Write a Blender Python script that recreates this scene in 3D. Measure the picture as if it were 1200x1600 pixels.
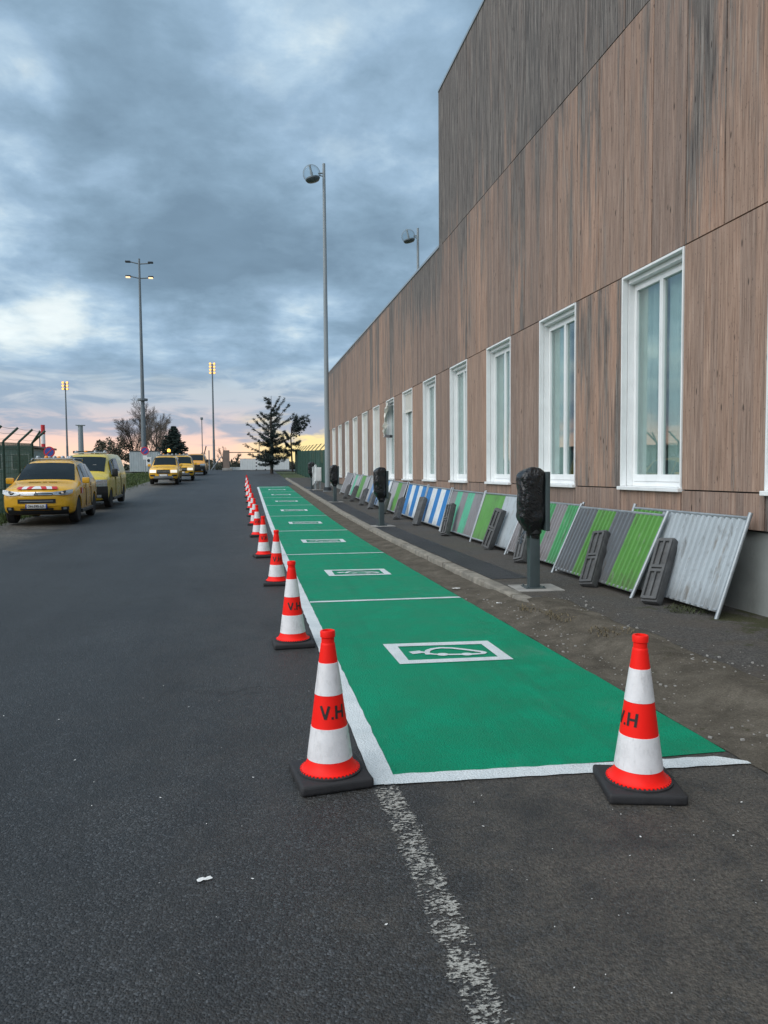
import bpy, bmesh, math, random
from mathutils import Vector, Matrix, noise
R = math.radians
random.seed(7)
S = bpy.context.scene
COL = S.collection
for o in list(bpy.data.objects):
    bpy.data.objects.remove(o)

# ------------------------------------------------------------------ camera
EYE = 1.5
psi, phi, rho = 0.18332, 0.05359, 0.0079
fw = Vector((math.cos(phi)*math.sin(psi), math.cos(phi)*math.cos(psi), -math.sin(phi)))
rt = Vector((math.cos(psi), -math.sin(psi), 0)); up = rt.cross(fw)
r2 = rt*math.cos(rho)-up*math.sin(rho); u2 = rt*math.sin(rho)+up*math.cos(rho)
cd = bpy.data.cameras.new('camera'); cam = bpy.data.objects.new('camera', cd); COL.objects.link(cam)
cam.matrix_world = Matrix(((r2.x, u2.x, -fw.x, 0), (r2.y, u2.y, -fw.y, 0), (r2.z, u2.z, -fw.z, EYE), (0, 0, 0, 1)))
cd.sensor_fit = 'VERTICAL'; cd.sensor_height = 36; cd.sensor_width = 27; cd.lens = 1150/1600*36
cd.clip_start = .05; cd.clip_end = 6000
S.camera = cam

# ------------------------------------------------------------------ node helper
class NT:
    def __init__(s, tree): s.t = tree; s.n = tree.nodes; s.l = tree.links
    def new(s, typ, **kw):
        n = s.n.new(typ)
        for k, v in kw.items(): setattr(n, k, v)
        return n
    def put(s, sock, v):
        if v is None: return
        if hasattr(v, 'is_output') or isinstance(v, bpy.types.NodeSocket): s.l.new(v, sock)
        else:
            if sock.type == 'RGBA' and not isinstance(v, (int, float)) and len(v) == 3: v = (*v, 1)
            if sock.type == 'RGBA' and isinstance(v, (int, float)): v = (v, v, v, 1)
            sock.default_value = v
    def m(s, op, a, b=None, c=None, clamp=False):
        n = s.new('ShaderNodeMath', operation=op); n.use_clamp = clamp
        s.put(n.inputs[0], a); s.put(n.inputs[1], b)
        if c is not None: s.put(n.inputs[2], c)
        return n.outputs[0]
    def vm(s, op, a, b=None):
        n = s.new('ShaderNodeVectorMath', operation=op); s.put(n.inputs[0], a); s.put(n.inputs[1], b)
        return n.outputs['Value'] if op in ('DOT_PRODUCT', 'LENGTH', 'DISTANCE') else n.outputs[0]
    def mix(s, f, a, b, blend='MIX'):
        n = s.new('ShaderNodeMix', data_type='RGBA', blend_type=blend)
        s.put(n.inputs[0], f); s.put(n.inputs[6], a); s.put(n.inputs[7], b); return n.outputs[2]
    def sep(s, v):
        n = s.new('ShaderNodeSeparateXYZ'); s.put(n.inputs[0], v); return n.outputs
    def com(s, x, y, z):
        n = s.new('ShaderNodeCombineXYZ'); s.put(n.inputs[0], x); s.put(n.inputs[1], y); s.put(n.inputs[2], z); return n.outputs[0]
    def noise(s, v, scale, detail=4, rough=.55, dist=0, dims='3D', out=0):
        n = s.new('ShaderNodeTexNoise', noise_dimensions=dims); s.put(n.inputs['Vector'], v)
        s.put(n.inputs['Scale'], scale); n.inputs['Detail'].default_value = detail
        n.inputs['Roughness'].default_value = rough; n.inputs['Distortion'].default_value = dist
        return n.outputs[out]
    def vor(s, v, scale, feature='F1', out='Distance'):
        n = s.new('ShaderNodeTexVoronoi', feature=feature); s.put(n.inputs['Vector'], v); s.put(n.inputs['Scale'], scale)
        return n.outputs[out]
    def step(s, v, a, b, lo=0., hi=1.):
        n = s.new('ShaderNodeMapRange', interpolation_type='SMOOTHSTEP'); s.put(n.inputs[0], v)
        for i, x in enumerate((a, b, lo, hi)): s.put(n.inputs[1+i], x)
        return n.outputs[0]
    def ramp(s, v, stops):
        n = s.new('ShaderNodeValToRGB'); s.put(n.inputs[0], v); e = n.color_ramp.elements
        while len(e) < len(stops): e.new(.5)
        for el, (p, c) in zip(e, stops): el.position = p; el.color = (*c, 1)
        return n.outputs[0]
    def bump(s, h, strength, dist):
        n = s.new('ShaderNodeBump'); s.put(n.inputs['Height'], h); n.inputs['Strength'].default_value = strength
        n.inputs['Distance'].default_value = dist; return n.outputs[0]

# ------------------------------------------------------------------ world: dusk sky with broken cloud
SUN = Vector((-.62, -.30, .72)).normalized()
W = bpy.data.worlds.new('World'); S.world = W; W.use_nodes = True
W.node_tree.nodes.clear(); w = NT(W.node_tree)
gen = w.new('ShaderNodeTexCoord').outputs['Generated']
dx, dy, dz = w.sep(gen)
sky = w.new('ShaderNodeTexSky', sky_type='NISHITA'); sky.sun_disc = False
sky.sun_elevation = math.asin(SUN.z); sky.sun_rotation = math.atan2(SUN.x, SUN.y)
zc = w.m('MAXIMUM', dz, 0)
den = w.m('ADD', zc, .22)
P = w.com(w.m('DIVIDE', dx, den), w.m('DIVIDE', dy, den), 0)
big = w.noise(w.vm('ADD', P, (3.3, 1.9, 4.2)), 1.0, 3, .5, .3)
mid = w.noise(w.vm('ADD', P, (7.1, -2.2, 1.0)), 3.2, 7, .55, .3)
d0 = w.m('ADD', w.m('MULTIPLY', w.m('SUBTRACT', big, .13), .75), w.m('MULTIPLY', mid, .45))
# thinner and thicker places of the deck, as directions in the sky
def spot(v, width, amount):
    d = w.vm('DOT_PRODUCT', gen, Vector(v).normalized())
    return w.m('MULTIPLY', w.step(d, math.cos(width), 1), amount)
thin = spot((-.27, .91, .32), .09, .11)
for v, a, b in (((-.27, .945, .215), .10, .15), ((-.19, .96, .205), .07, .12), ((.02, .985, .165), .10, .11), ((.10, .98, .17), .09, .15), ((-.28, .88, .40), .12, .17), ((-.06, .86, .50), .3, .05),
                ((.12, .88, .46), .20, .09), ((-.9, .2, .35), .5, .12), ((-.6, -.6, .45), .6, .1), ((.5, -.6, .5), .6, .08), ((-.7, .5, .5), .5, .10), ((-.6, .78, .2), .35, .09)):
    thin = w.m('ADD', thin, spot(v, a, b))
thick = spot((.07, .95, .28), .22, .12)
for v, a, b in (((-.235, .895, .365), .075, .13), ((-.1, .94, .28), .16, .06), ((-.2, .88, .45), .12, .05)):
    thick = w.m('ADD', thick, spot(v, a, b))
puff = w.noise(w.vm('ADD', P, (2.0, 9.0, 5.0)), 6.5, 9, .6, .2)
dens = w.m('ADD', w.m('ADD', w.m('SUBTRACT', d0, thin), thick), w.m('MULTIPLY', w.m('SUBTRACT', puff, .5), .30))
cloud = w.ramp(dens, [(.22, (.62, .67, .66)), (.31, (.46, .54, .58)), (.38, (.31, .415, .51)), (.45, (.225, .325, .43)), (.54, (.170, .255, .340)), (.66, (.128, .196, .266))])
fine = w.noise(w.vm('ADD', P, (1.0, 5.0, 2.0)), 8., 5, .55, .3)
cloud = w.mix(1., cloud, w.ramp(fine, [(.3, (.93, .935, .94)), (.7, (1.06, 1.06, 1.06))]), 'MULTIPLY')
# low sky: afterglow seen under the cloud deck, with long flat bars of cloud across it
flat = w.noise(w.com(w.m('MULTIPLY', dx, 7), w.m('MULTIPLY', dy, 2), w.m('MULTIPLY', dz, 34)), 1.2, 6, .55, .6)
glowc = w.ramp(w.m('MULTIPLY', zc, 6), [(0, (.66, .50, .36)), (.18, (.76, .50, .38)), (.34, (.58, .44, .41)), (.55, (.36, .40, .45)), (.8, (.40, .46, .49)), (1, (.38, .45, .49))])
sunset = w.vm('DOT_PRODUCT', gen, Vector((.115, .99, .055)).normalized())
glowc = w.mix(w.m('MULTIPLY', w.step(sunset, .990, .9985, 0, .72), w.step(zc, .085, .065)), glowc, (.74, .62, .24))
bars = w.ramp(w.m('MULTIPLY', zc, 6), [(0, (.42, .36, .37)), (.25, (.32, .32, .37)), (.5, (.235, .30, .38)), (1, (.20, .28, .37))])
cov = w.ramp(w.m('MULTIPLY', zc, 6), [(0, (.30,)*3), (.22, (.36,)*3), (.36, (.56,)*3), (.62, (.54,)*3), (1, (.60,)*3)])
low = w.mix(w.step(w.m('ADD', flat, cov), .92, 1.10), glowc, bars)
skyc = w.mix(w.step(zc, .09, .16), low, cloud)
# the clear blue between clouds comes from the sky texture itself
skyc = w.mix(w.step(dens, .30, .16, 0, .25), skyc, w.mix(1., sky.outputs[0], (.10, .10, .10), 'MULTIPLY'))
skyc = w.mix(w.step(dz, -.02, 0), (.08, .08, .08), skyc)
bg = w.new('ShaderNodeBackground'); w.put(bg.inputs[0], w.mix(1., skyc, (10., 10., 10.), 'MULTIPLY')); bg.inputs[1].default_value = .088
w.l.new(bg.outputs[0], w.new('ShaderNodeOutputWorld').inputs[0])

sd = bpy.data.lights.new('sun', 'SUN'); sd.energy = 1.5; sd.angle = R(75); sd.color = (1, .97, .94)
so = bpy.data.objects.new('sun', sd); COL.objects.link(so); so.rotation_euler = (-SUN).to_track_quat('-Z', 'Y').to_euler()
so.location = (-20, 10, 30)
S.view_settings.view_transform = 'Standard'; S.view_settings.look = 'None'
S.view_settings.exposure = .80; S.view_settings.gamma = 1
S.render.engine = 'CYCLES'

# ------------------------------------------------------------------ helpers
def zg(y):
    if y < 11: return 0.
    if y < 26: return .0265/30*(y-11)**2
    return .19875+.0265*(min(y, 95)-26)

def link(o, parent=None):
    COL.objects.link(o)
    if parent: o.parent = parent
    return o
def tag(o, label=None, cat=None, group=None, kind=None):
    for k, v in (('label', label), ('category', cat), ('group', group), ('kind', kind)):
        if v: o[k] = v
    return o
def thing(name, label, cat, loc=(0, 0, 0), rotz=0, group=None):
    o = bpy.data.objects.new(name, None); link(o); o.location = loc; o.rotation_euler = (0, 0, rotz)
    o.empty_display_size = .2
    return tag(o, label, cat, group)
def copy_tree(o, parent=None):
    c = o.copy(); link(c, parent)
    for ch in [k for k in o.children]: copy_tree(ch, c)
    return c

_bev = {}
def bevbox(sx, sy, sz, b=.01, seg=2):
    k = (round(sx, 4), round(sy, 4), round(sz, 4), b, seg)
    if k not in _bev:
        bm = bmesh.new(); bmesh.ops.create_cube(bm, size=1)
        bmesh.ops.scale(bm, vec=(sx, sy, sz), verts=bm.verts)
        bmesh.ops.bevel(bm, geom=bm.edges[:], offset=b, segments=seg, profile=.6, affect='EDGES')
        bm.verts.index_update()
        _bev[k] = ([v.co.copy() for v in bm.verts], [[v.index for v in f.verts] for f in bm.faces]); bm.free()
    return _bev[k]

class MB:
    def __init__(s): s.v = []; s.f = []; s.mi = []
    def add(s, vs, fs, mi=0, M=None):
        n = len(s.v); s.v += [tuple(M @ Vector(v)) if M else tuple(v) for v in vs]
        for f in fs: s.f.append([i+n for i in f]); s.mi.append(mi)
        return s
    def box(s, c, d, rz=0, mi=0, M=None, bev=0):
        T = Matrix.Translation(c) @ Matrix.Rotation(rz, 4, 'Z')
        if M: T = M @ T
        if bev: v, f = bevbox(*d, bev)
        else:
            x, y, z = d[0]/2, d[1]/2, d[2]/2
            v = [(-x, -y, -z), (x, -y, -z), (x, y, -z), (-x, y, -z), (-x, -y, z), (x, -y, z), (x, y, z), (-x, y, z)]
            f = [(0, 3, 2, 1), (4, 5, 6, 7), (0, 1, 5, 4), (1, 2, 6, 5), (2, 3, 7, 6), (3, 0, 4, 7)]
        return s.add(v, f, mi, T)
    def span(s, x0, x1, y0, y1, z0, z1, mi=0, bev=0, M=None):
        return s.box(((x0+x1)/2, (y0+y1)/2, (z0+z1)/2), (x1-x0, y1-y0, z1-z0), 0, mi, M, bev)
    def tube(s, pts, r, n=8, mi=0, cap=True, M=None):
        pts = [Vector(p) for p in pts]; rs = r if isinstance(r, (list, tuple)) else [r]*len(pts)
        vs = []; fs = []; prev = None
        for i, p in enumerate(pts):
            t = (pts[min(i+1, len(pts)-1)]-pts[max(i-1, 0)]).normalized()
            if prev is None:
                a = Vector((1, 0, 0)) if abs(t.x) < .8 else Vector((0, 1, 0))
            else: a = prev
            u = (a-t*a.dot(t)).normalized(); prev = u; ww = t.cross(u)
            for k in range(n):
                q = 2*math.pi*k/n; vs.append(p+(u*math.cos(q)+ww*math.sin(q))*rs[i])
        for i in range(len(pts)-1):
            for k in range(n):
                a = i*n+k; b = i*n+(k+1) % n; fs.append((a, b, b+n, a+n))
        if cap: fs += [tuple(range(n))[::-1], tuple((len(pts)-1)*n+k for k in range(n))]
        return s.add(vs, fs, mi, M)
    def lathe(s, prof, n=24, c=(0, 0, 0), mi=0, M=None, cap=True):
        vs = []; fs = []
        for (r, z) in prof:
            for k in range(n):
                q = 2*math.pi*k/n; vs.append((c[0]+r*math.cos(q), c[1]+r*math.sin(q), c[2]+z))
        for i in range(len(prof)-1):
            for k in range(n):
                a = i*n+k; b = i*n+(k+1) % n; fs.append((a, b, b+n, a+n))
        if cap: fs += [tuple(range(n))[::-1], tuple((len(prof)-1)*n+k for k in range(n))]
        return s.add(vs, fs, mi, M)
    def grid(s, pts, nx, ny, mi=0, M=None):
        fs = []
        for j in range(ny-1):
            for i in range(nx-1):
                a = j*nx+i; fs.append((a, a+1, a+nx+1, a+nx))
        return s.add(pts, fs, mi, M)
    def mesh(s, name, mats, smooth=None):
        me = bpy.data.meshes.new(name); me.from_pydata(s.v, [], s.f)
        for m_ in (mats if isinstance(mats, (list, tuple)) else [mats]): me.materials.append(MAT[m_] if isinstance(m_, str) else m_)
        if any(s.mi): me.polygons.foreach_set('material_index', s.mi)
        if smooth is not None:
            me.polygons.foreach_set('use_smooth', [True]*len(me.polygons)); me.set_sharp_from_angle(angle=R(smooth))
        me.update(); return me
    def build(s, name, mats, parent=None, smooth=None, loc=None):
        o = bpy.data.objects.new(name, s.mesh(name, mats, smooth)); link(o, parent)
        if loc: o.location = loc
        return o
def inst(name, me, parent=None, loc=(0, 0, 0), rot=(0, 0, 0), sc=(1, 1, 1)):
    o = bpy.data.objects.new(name, me); link(o, parent); o.location = loc; o.rotation_euler = rot; o.scale = sc; return o

# ------------------------------------------------------------------ materials
MAT = {}
def base_mat(name):
    m_ = bpy.data.materials.new(name); m_.use_nodes = True; t = NT(m_.node_tree)
    b = m_.node_tree.nodes['Principled BSDF']; MAT[name] = m_; return m_, t, b
def simple(name, col, rough=.6, metal=0., var=.18, vs=6., bump=0., bs=60., spec=.5, dirt=0., coat=0.):
    m_, t, b = base_mat(name)
    pos = t.new('ShaderNodeNewGeometry').outputs['Position']
    rnd = t.new('ShaderNodeObjectInfo').outputs['Random']
    n = t.noise(t.vm('ADD', pos, t.com(t.m('MULTIPLY', rnd, 31), 0, 0)), vs, 6, .62)
    lo = tuple(c*(1-var) for c in col); hi = tuple(min(1, c*(1+var)) for c in col)
    c = t.ramp(n, [(.3, lo), (.7, hi)])
    if dirt:
        dn = t.noise(t.vm('MULTIPLY', pos, (1, 1, .35)), vs*1.7, 8, .7)
        c = t.mix(t.step(dn, .5, .75, 0, dirt), c, (.07, .06, .05))
    t.put(b.inputs['Base Color'], c); t.put(b.inputs['Roughness'], t.step(n, .3, .7, max(.02, rough-.08), min(1, rough+.1)))
    b.inputs['Metallic'].default_value = metal; b.inputs['Specular IOR Level'].default_value = spec
    if coat: b.inputs['Coat Weight'].default_value = coat; b.inputs['Coat Roughness'].default_value = .08
    if bump: t.put(b.inputs['Normal'], t.bump(t.noise(pos, bs, 4, .6), bump, .01))
    return m_
def emit(name, col, k):
    m_, t, b = base_mat(name); b.inputs['Base Color'].default_value = (*col, 1)
    b.inputs['Emission Color'].default_value = (*col, 1); b.inputs['Emission Strength'].default_value = k

simple('cone_red', (1., .016, .010), .45, var=.05, vs=5, dirt=.05, spec=.22)
simple('cone_white', (.78, .775, .785), .30, var=.09, vs=12, dirt=.30, bump=.12, bs=160)
simple('rubber', (.022, .022, .024), .72, var=.3, vs=14, bump=.25, bs=180)
simple('black_ink', (.02, .015, .015), .6)
simple('white_paint_metal', (.84, .86, .86), .38, var=.05, vs=3, dirt=.12)
simple('grey_paint_metal', (.055, .075, .08), .42, var=.12, vs=5, dirt=.1)
simple('galvanised', (.36, .39, .41), .42, .55, .18, 9, dirt=.2)
simple('lamp_pole', (.27, .31, .33), .5, .0, .04, 1)
simple('mast_steel', (.16, .19, .21), .5, .2, .15, 1.5)
simple('glass_globe', (.45, .50, .52), .12, .0, .05)
simple('dark_metal', (.05, .06, .07), .4, .4)
simple('concrete', (.30, .29, .27), .85, 0, .22, 3.5, .5, 45, dirt=.35)
simple('plinth_render', (.27, .29, .28), .85, 0, .16, 1.8, .2, 40, dirt=.25)
simple('kerb_concrete', (.24, .22, .185), .88, 0, .38, 6, .8, 55, dirt=.6)
simple('foot_rubber', (.10, .103, .105), .85, 0, .35, 11, .5, 90, dirt=.3)
simple('dark_void', (.02, .02, .02), .9)
simple('interior', (.55, .56, .54), .9)
simple('curtain', (.86, .90, .885), .9, var=.1)
simple('shutter', (.70, .68, .62), .5, var=.06, vs=3, dirt=.12)
simple('coping', (.40, .43, .45), .35, .6, .1)
simple('fence_green', (.015, .055, .042), .5, 0, .2)
simple('slat_green', (.02, .07, .05), .6, 0, .35, 3)
simple('car_yellow', (.82, .44, .025), .28, 0, .05, 2, coat=.5, dirt=.06)
simple('van_yellow', (.68, .50, .035), .30, 0, .05, 2, coat=.5, dirt=.06)
simple('car_orange', (.78, .33, .01), .3, 0, .05, 2, coat=.5)
simple('car_black', (.018, .02, .022), .45, 0, .2)
simple('car_glass', (.014, .02, .023), .05, 0, .1, spec=.28)
simple('chrome', (.72, .74, .76), .15, .9, .05)
simple('lens', (.42, .45, .48), .10, .5, .35, 22, spec=.8)
simple('tyre', (.02, .02, .021), .85, 0, .3, 20)
simple('rim', (.42, .44, .46), .35, .7, .1)
simple('plate_white', (.82, .82, .80), .5, var=.03)
simple('plate_blue', (.02, .06, .35), .5)
simple('sign_red', (.62, .03, .04), .4, var=.05)
simple('sign_white', (.8, .8, .8), .4, var=.04)
simple('sign_blue', (.05, .09, .35), .4, var=.05)
simple('orange_lens', (.85, .30, .02), .15)
simple('bark', (.055, .045, .038), .9, 0, .3, 8)
simple('twig', (.10, .08, .065), .9, 0, .3, 8)
simple('twig_pale', (.20, .165, .135), .9, 0, .2, 8)
simple('needle_dark', (.018, .035, .028), .8, 0, .45, 2)
simple('needle_cedar', (.026, .042, .036), .8, 0, .4, 2)
simple('leaf_dull', (.060, .058, .035), .8, 0, .45, 2)
simple('grass', (.055, .085, .022), .85, 0, .5, 3)
simple('dry_weed', (.15, .12, .07), .9, 0, .5, 25)
simple('moss', (.045, .055, .022), .95, 0, .5, 12, .6, 60)
simple('paper', (.75, .75, .73), .8, var=.08)
simple('container_grey', (.45, .50, .52), .6, 0, .12, 1, dirt=.2)
simple('shed_green', (.26, .33, .32), .6, 0, .2, 1)
simple('wall_white', (.66, .69, .68), .7, 0, .06, .6, dirt=.12)
simple('gate_pillar', (.22, .17, .14), .85, 0, .2, 1)
simple('hedge', (.045, .048, .033), .9, 0, .4, .5)
emit('lamp_lit', (1, .42, .09), 1.3); emit('lamp_white_lit', (1, .66, .36), .9); emit('headlamp_on', (1, .93, .8), .35); emit('beacon_lit', (1, .45, .05), 2.5)
# coloured sheeting of the hoardings (scuffed paint on steel)
def sheet(name, col, wear, under=(.33, .32, .33)):
    m_, t, b = base_mat(name)
    pos = t.new('ShaderNodeNewGeometry').outputs['Position']; ob = t.new('ShaderNodeTexCoord').outputs['Object']
    n = t.noise(t.vm('MULTIPLY', ob, (1, 1, .22)), 9, 8, .68); n2 = t.noise(pos, 2.2, 4)
    c = t.mix(t.step(n2, .3, .7, 0, .35), col, tuple(x*.7 for x in col))
    c = t.mix(t.step(n, .72-wear*.3, .85-wear*.3, 0, .85), c, under)
    ru = t.noise(t.vm('MULTIPLY', pos, (6, 6, .8)), 2.2, 8, .7)
    c = t.mix(t.step(ru, .54, .70, 0, .55), c, (.10, .085, .068))
    c = t.mix(t.step(t.noise(t.vm('MULTIPLY', pos, (1, 1, 1.)), 4., 8, .7, .4), .55, .70, 0, .45), c, tuple(x*.35+.03 for x in col))
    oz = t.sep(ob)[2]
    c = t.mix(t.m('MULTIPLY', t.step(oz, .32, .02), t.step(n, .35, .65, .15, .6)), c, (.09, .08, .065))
    t.put(b.inputs['Base Color'], c); t.put(b.inputs['Roughness'], t.step(n, .3, .7, .42, .7))
    t.put(b.inputs['Normal'], t.bump(n, .15, .01))
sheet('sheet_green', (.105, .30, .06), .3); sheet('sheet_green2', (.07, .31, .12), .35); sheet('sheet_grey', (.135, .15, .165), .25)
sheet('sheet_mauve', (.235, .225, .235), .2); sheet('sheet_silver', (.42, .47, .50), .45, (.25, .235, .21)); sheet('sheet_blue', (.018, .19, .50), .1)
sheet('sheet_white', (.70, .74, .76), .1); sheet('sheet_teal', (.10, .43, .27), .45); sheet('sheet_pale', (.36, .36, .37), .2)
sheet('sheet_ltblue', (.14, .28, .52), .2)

# crumpled black film
m_, t, b = base_mat('black_film'); pos = t.new('ShaderNodeNewGeometry').outputs['Position']
b.inputs['Base Color'].default_value = (.006, .0065, .008, 1); b.inputs['Roughness'].default_value = .17; b.inputs['Specular IOR Level'].default_value = .6
wp = t.vm('ADD', pos, t.vm('MULTIPLY', t.noise(pos, 7, 4, out=1), (.16, .16, .10)))
hn = t.m('ADD', t.vor(t.vm('MULTIPLY', wp, (1, 1, .6)), 16, 'DISTANCE_TO_EDGE'), t.m('MULTIPLY', t.vor(wp, 34, 'DISTANCE_TO_EDGE'), .7))
t.put(b.inputs['Normal'], t.bump(hn, .5, .014))
m_, t, b = base_mat('white_film'); pos = t.new('ShaderNodeNewGeometry').outputs['Position']
b.inputs['Base Color'].default_value = (.7, .73, .74, 1); b.inputs['Roughness'].default_value = .35
t.put(b.inputs['Normal'], t.bump(t.noise(pos, 14, 6, .7), .6, .03))

# asphalt
def asphalt(name, dark, lite, brown=None):
    m_, t, b = base_mat(name)
    pos = t.new('ShaderNodeNewGeometry').outputs['Position']; px, py, pz = t.sep(pos)
    agg = t.vor(pos, 125, out='Color'); ag = t.sep(agg)[0]
    agd = t.vor(pos, 125)
    fine = t.noise(pos, 230, 3, .6)
    c = t.ramp(t.m('ADD', t.m('MULTIPLY', ag, .6), t.m('MULTIPLY', fine, .4)), [(.18, tuple(x*.35 for x in dark)), (.48, dark), (.72, lite), (.82, tuple(x*2.3 for x in lite))])
    cl = t.noise(pos, .55, 7, .6, .3); st = t.noise(t.vm('MULTIPLY', pos, (1.6, .22, 1)), 1.2, 6, .6)
    c = t.mix(1., c, t.ramp(cl, [(.3, (.66, .68, .71)), (.7, (1.32, 1.3, 1.27))]), 'MULTIPLY')
    c = t.mix(1., c, t.ramp(st, [(.3, (.76, .76, .76)), (.72, (1.26, 1.26, 1.25))]), 'MULTIPLY')
    if brown:
        # trodden earth and dust on the asphalt near the kerb and in front of the bays
        dn = t.noise(pos, 2.4, 9, .66, .4)
        wx = t.m('ADD', t.m('SUBTRACT', px, .15), t.m('MULTIPLY', t.m('SUBTRACT', dn, .5), 3.2))
        wgt = t.m('MULTIPLY', t.step(wx, -.5, 1.5), t.step(py, 4.5, 3.0))
        near = t.m('MULTIPLY', t.step(t.m('ADD', px, t.m('MULTIPLY', t.m('SUBTRACT', dn, .5), 2.5)), -1.4, .6), .30)
        wgt = t.m('MAXIMUM', wgt, near)
        wgt = t.m('MULTIPLY', wgt, t.step(t.noise(pos, 7, 8, .7), .25, .65, .35, 1.))
        dustc = t.ramp(t.noise(pos, 60, 5, .65), [(.35, (.040, .035, .028)), (.65, (.150, .130, .106))])
        c = t.mix(t.m('MULTIPLY', wgt, .85), c, dustc)
        dk = t.noise(pos, 1.1, 6, .6, .5)
        c = t.mix(t.step(dk, .54, .70, 0, .6), c, (.014, .016, .017))
        # gravelly, earthy margin at the far left edge
        le = t.m('ADD', px, t.m('MULTIPLY', t.m('SUBTRACT', t.noise(pos, 1.3, 6, .6), .5), 2.0))
        c = t.mix(t.step(le, -4.4, -6.0, 0, .75), c, t.ramp(t.vor(pos, 26, out='Color'), [(.2, (.06, .055, .045)), (.6, (.13, .115, .095)), (.95, (.26, .24, .2))]))
    # hairline cracks
    cr = t.vor(t.vm('ADD', t.vm('MULTIPLY', pos, (.42, .30, 1)), t.vm('MULTIPLY', t.noise(pos, 1.5, 5, out=1), (.35, .35, 0))), 1.0, 'DISTANCE_TO_EDGE')
    ck = t.m('MULTIPLY', t.step(cr, .006, .0015), t.step(t.noise(pos, .35, 3), .44, .56))
    c = t.mix(t.m('MULTIPLY', ck, .6), c, (.012, .012, .012))
    t.put(b.inputs['Base Color'], c); t.put(b.inputs['Roughness'], t.step(ag, 0, 1, .5, .75)); b.inputs['Specular IOR Level'].default_value = .5
    h = t.m('ADD', t.m('MULTIPLY', t.m('SUBTRACT', 1, agd), .7), t.m('MULTIPLY', fine, .6))
    t.put(b.inputs['Normal'], t.bump(h, .9, .007))
asphalt('asphalt', (.0125, .0152, .0176), (.038, .043, .048), brown=True)
asphalt('asphalt_new', (.018, .020, .023), (.034, .037, .042))

def pave():
    m_, t, b = base_mat('pavement'); pos = t.new('ShaderNodeNewGeometry').outputs['Position']; px, py, pz = t.sep(pos)
    ag = t.vor(pos, 90, out='Color'); a = t.sep(ag)[0]
    c = t.ramp(t.m('ADD', t.m('MULTIPLY', a, .5), t.m('MULTIPLY', t.noise(pos, 200, 4), .5)), [(.2, (.036, .035, .034)), (.55, (.080, .076, .071)), (.85, (.15, .142, .13))])
    n = t.noise(pos, 1.6, 8, .65, .4)
    c = t.mix(t.step(n, .42, .68, 0, .6), c, t.ramp(t.noise(pos, 45, 5), [(.3, (.06, .05, .04)), (.7, (.12, .10, .08))]))
    # moss along the foot of the wall and in patches
    mo = t.noise(pos, 4.2, 9, .68)
    mw = t.m('MULTIPLY', t.step(px, 3.7, 4.6), t.step(py, 9., 5.5))
    c = t.mix(t.m('MULTIPLY', t.step(t.m('ADD', mo, t.m('MULTIPLY', mw, .22)), .60, .72), .85), c, t.ramp(t.noise(pos, 70, 5), [(.3, (.022, .024, .010)), (.7, (.065, .07, .028))]))
    t.put(b.inputs['Base Color'], c); b.inputs['Roughness'].default_value = .88; b.inputs['Specular IOR Level'].default_value = .2
    t.put(b.inputs['Normal'], t.bump(t.m('ADD', t.m('MULTIPLY', t.noise(pos, 120, 5, .7), .5), t.m('MULTIPLY', mo, .9)), .7, .012))
pave()
def dirt():
    m_, t, b = base_mat('dirt'); pos = t.new('ShaderNodeNewGeometry').outputs['Position']
    n = t.noise(pos, 3.2, 9, .68, .5); f = t.noise(pos, 90, 5, .7)
    c = t.ramp(t.m('ADD', t.m('MULTIPLY', n, .6), t.m('MULTIPLY', f, .4)), [(.32, (.050, .044, .035)), (.5, (.115, .101, .081)), (.66, (.19, .168, .136))])
    pb = t.vor(pos, 42, out='Color'); pd = t.vor(pos, 42)
    c = t.mix(t.m('MULTIPLY', t.step(pd, .30, .18), t.step(t.sep(pb)[0], .80, .86)), c, (.20, .18, .155))
    c = t.mix(t.step(t.noise(pos, 6, 7, .7), .60, .70, 0, .7), c, (.045, .047, .022))
    t.put(b.inputs['Base Color'], c); b.inputs['Roughness'].default_value = .95; b.inputs['Specular IOR Level'].default_value = .1
    t.put(b.inputs['Normal'], t.bump(t.m('ADD', t.m('MULTIPLY', f, .5), t.noise(pos, 22, 7, .7)), .9, .02))
dirt()
def soil():
    m_, t, b = base_mat('soil_grass'); pos = t.new('ShaderNodeNewGeometry').outputs['Position']
    n = t.noise(pos, .5, 9, .7); f = t.noise(pos, 30, 6, .7)
    c = t.ramp(t.m('ADD', t.m('MULTIPLY', n, .5), t.m('MULTIPLY', f, .5)), [(.32, (.030, .045, .016)), (.52, (.060, .080, .028)), (.70, (.10, .095, .055))])
    t.put(b.inputs['Base Color'], c); b.inputs['Roughness'].default_value = .95
    t.put(b.inputs['Normal'], t.bump(f, .8, .05))
soil()
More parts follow.
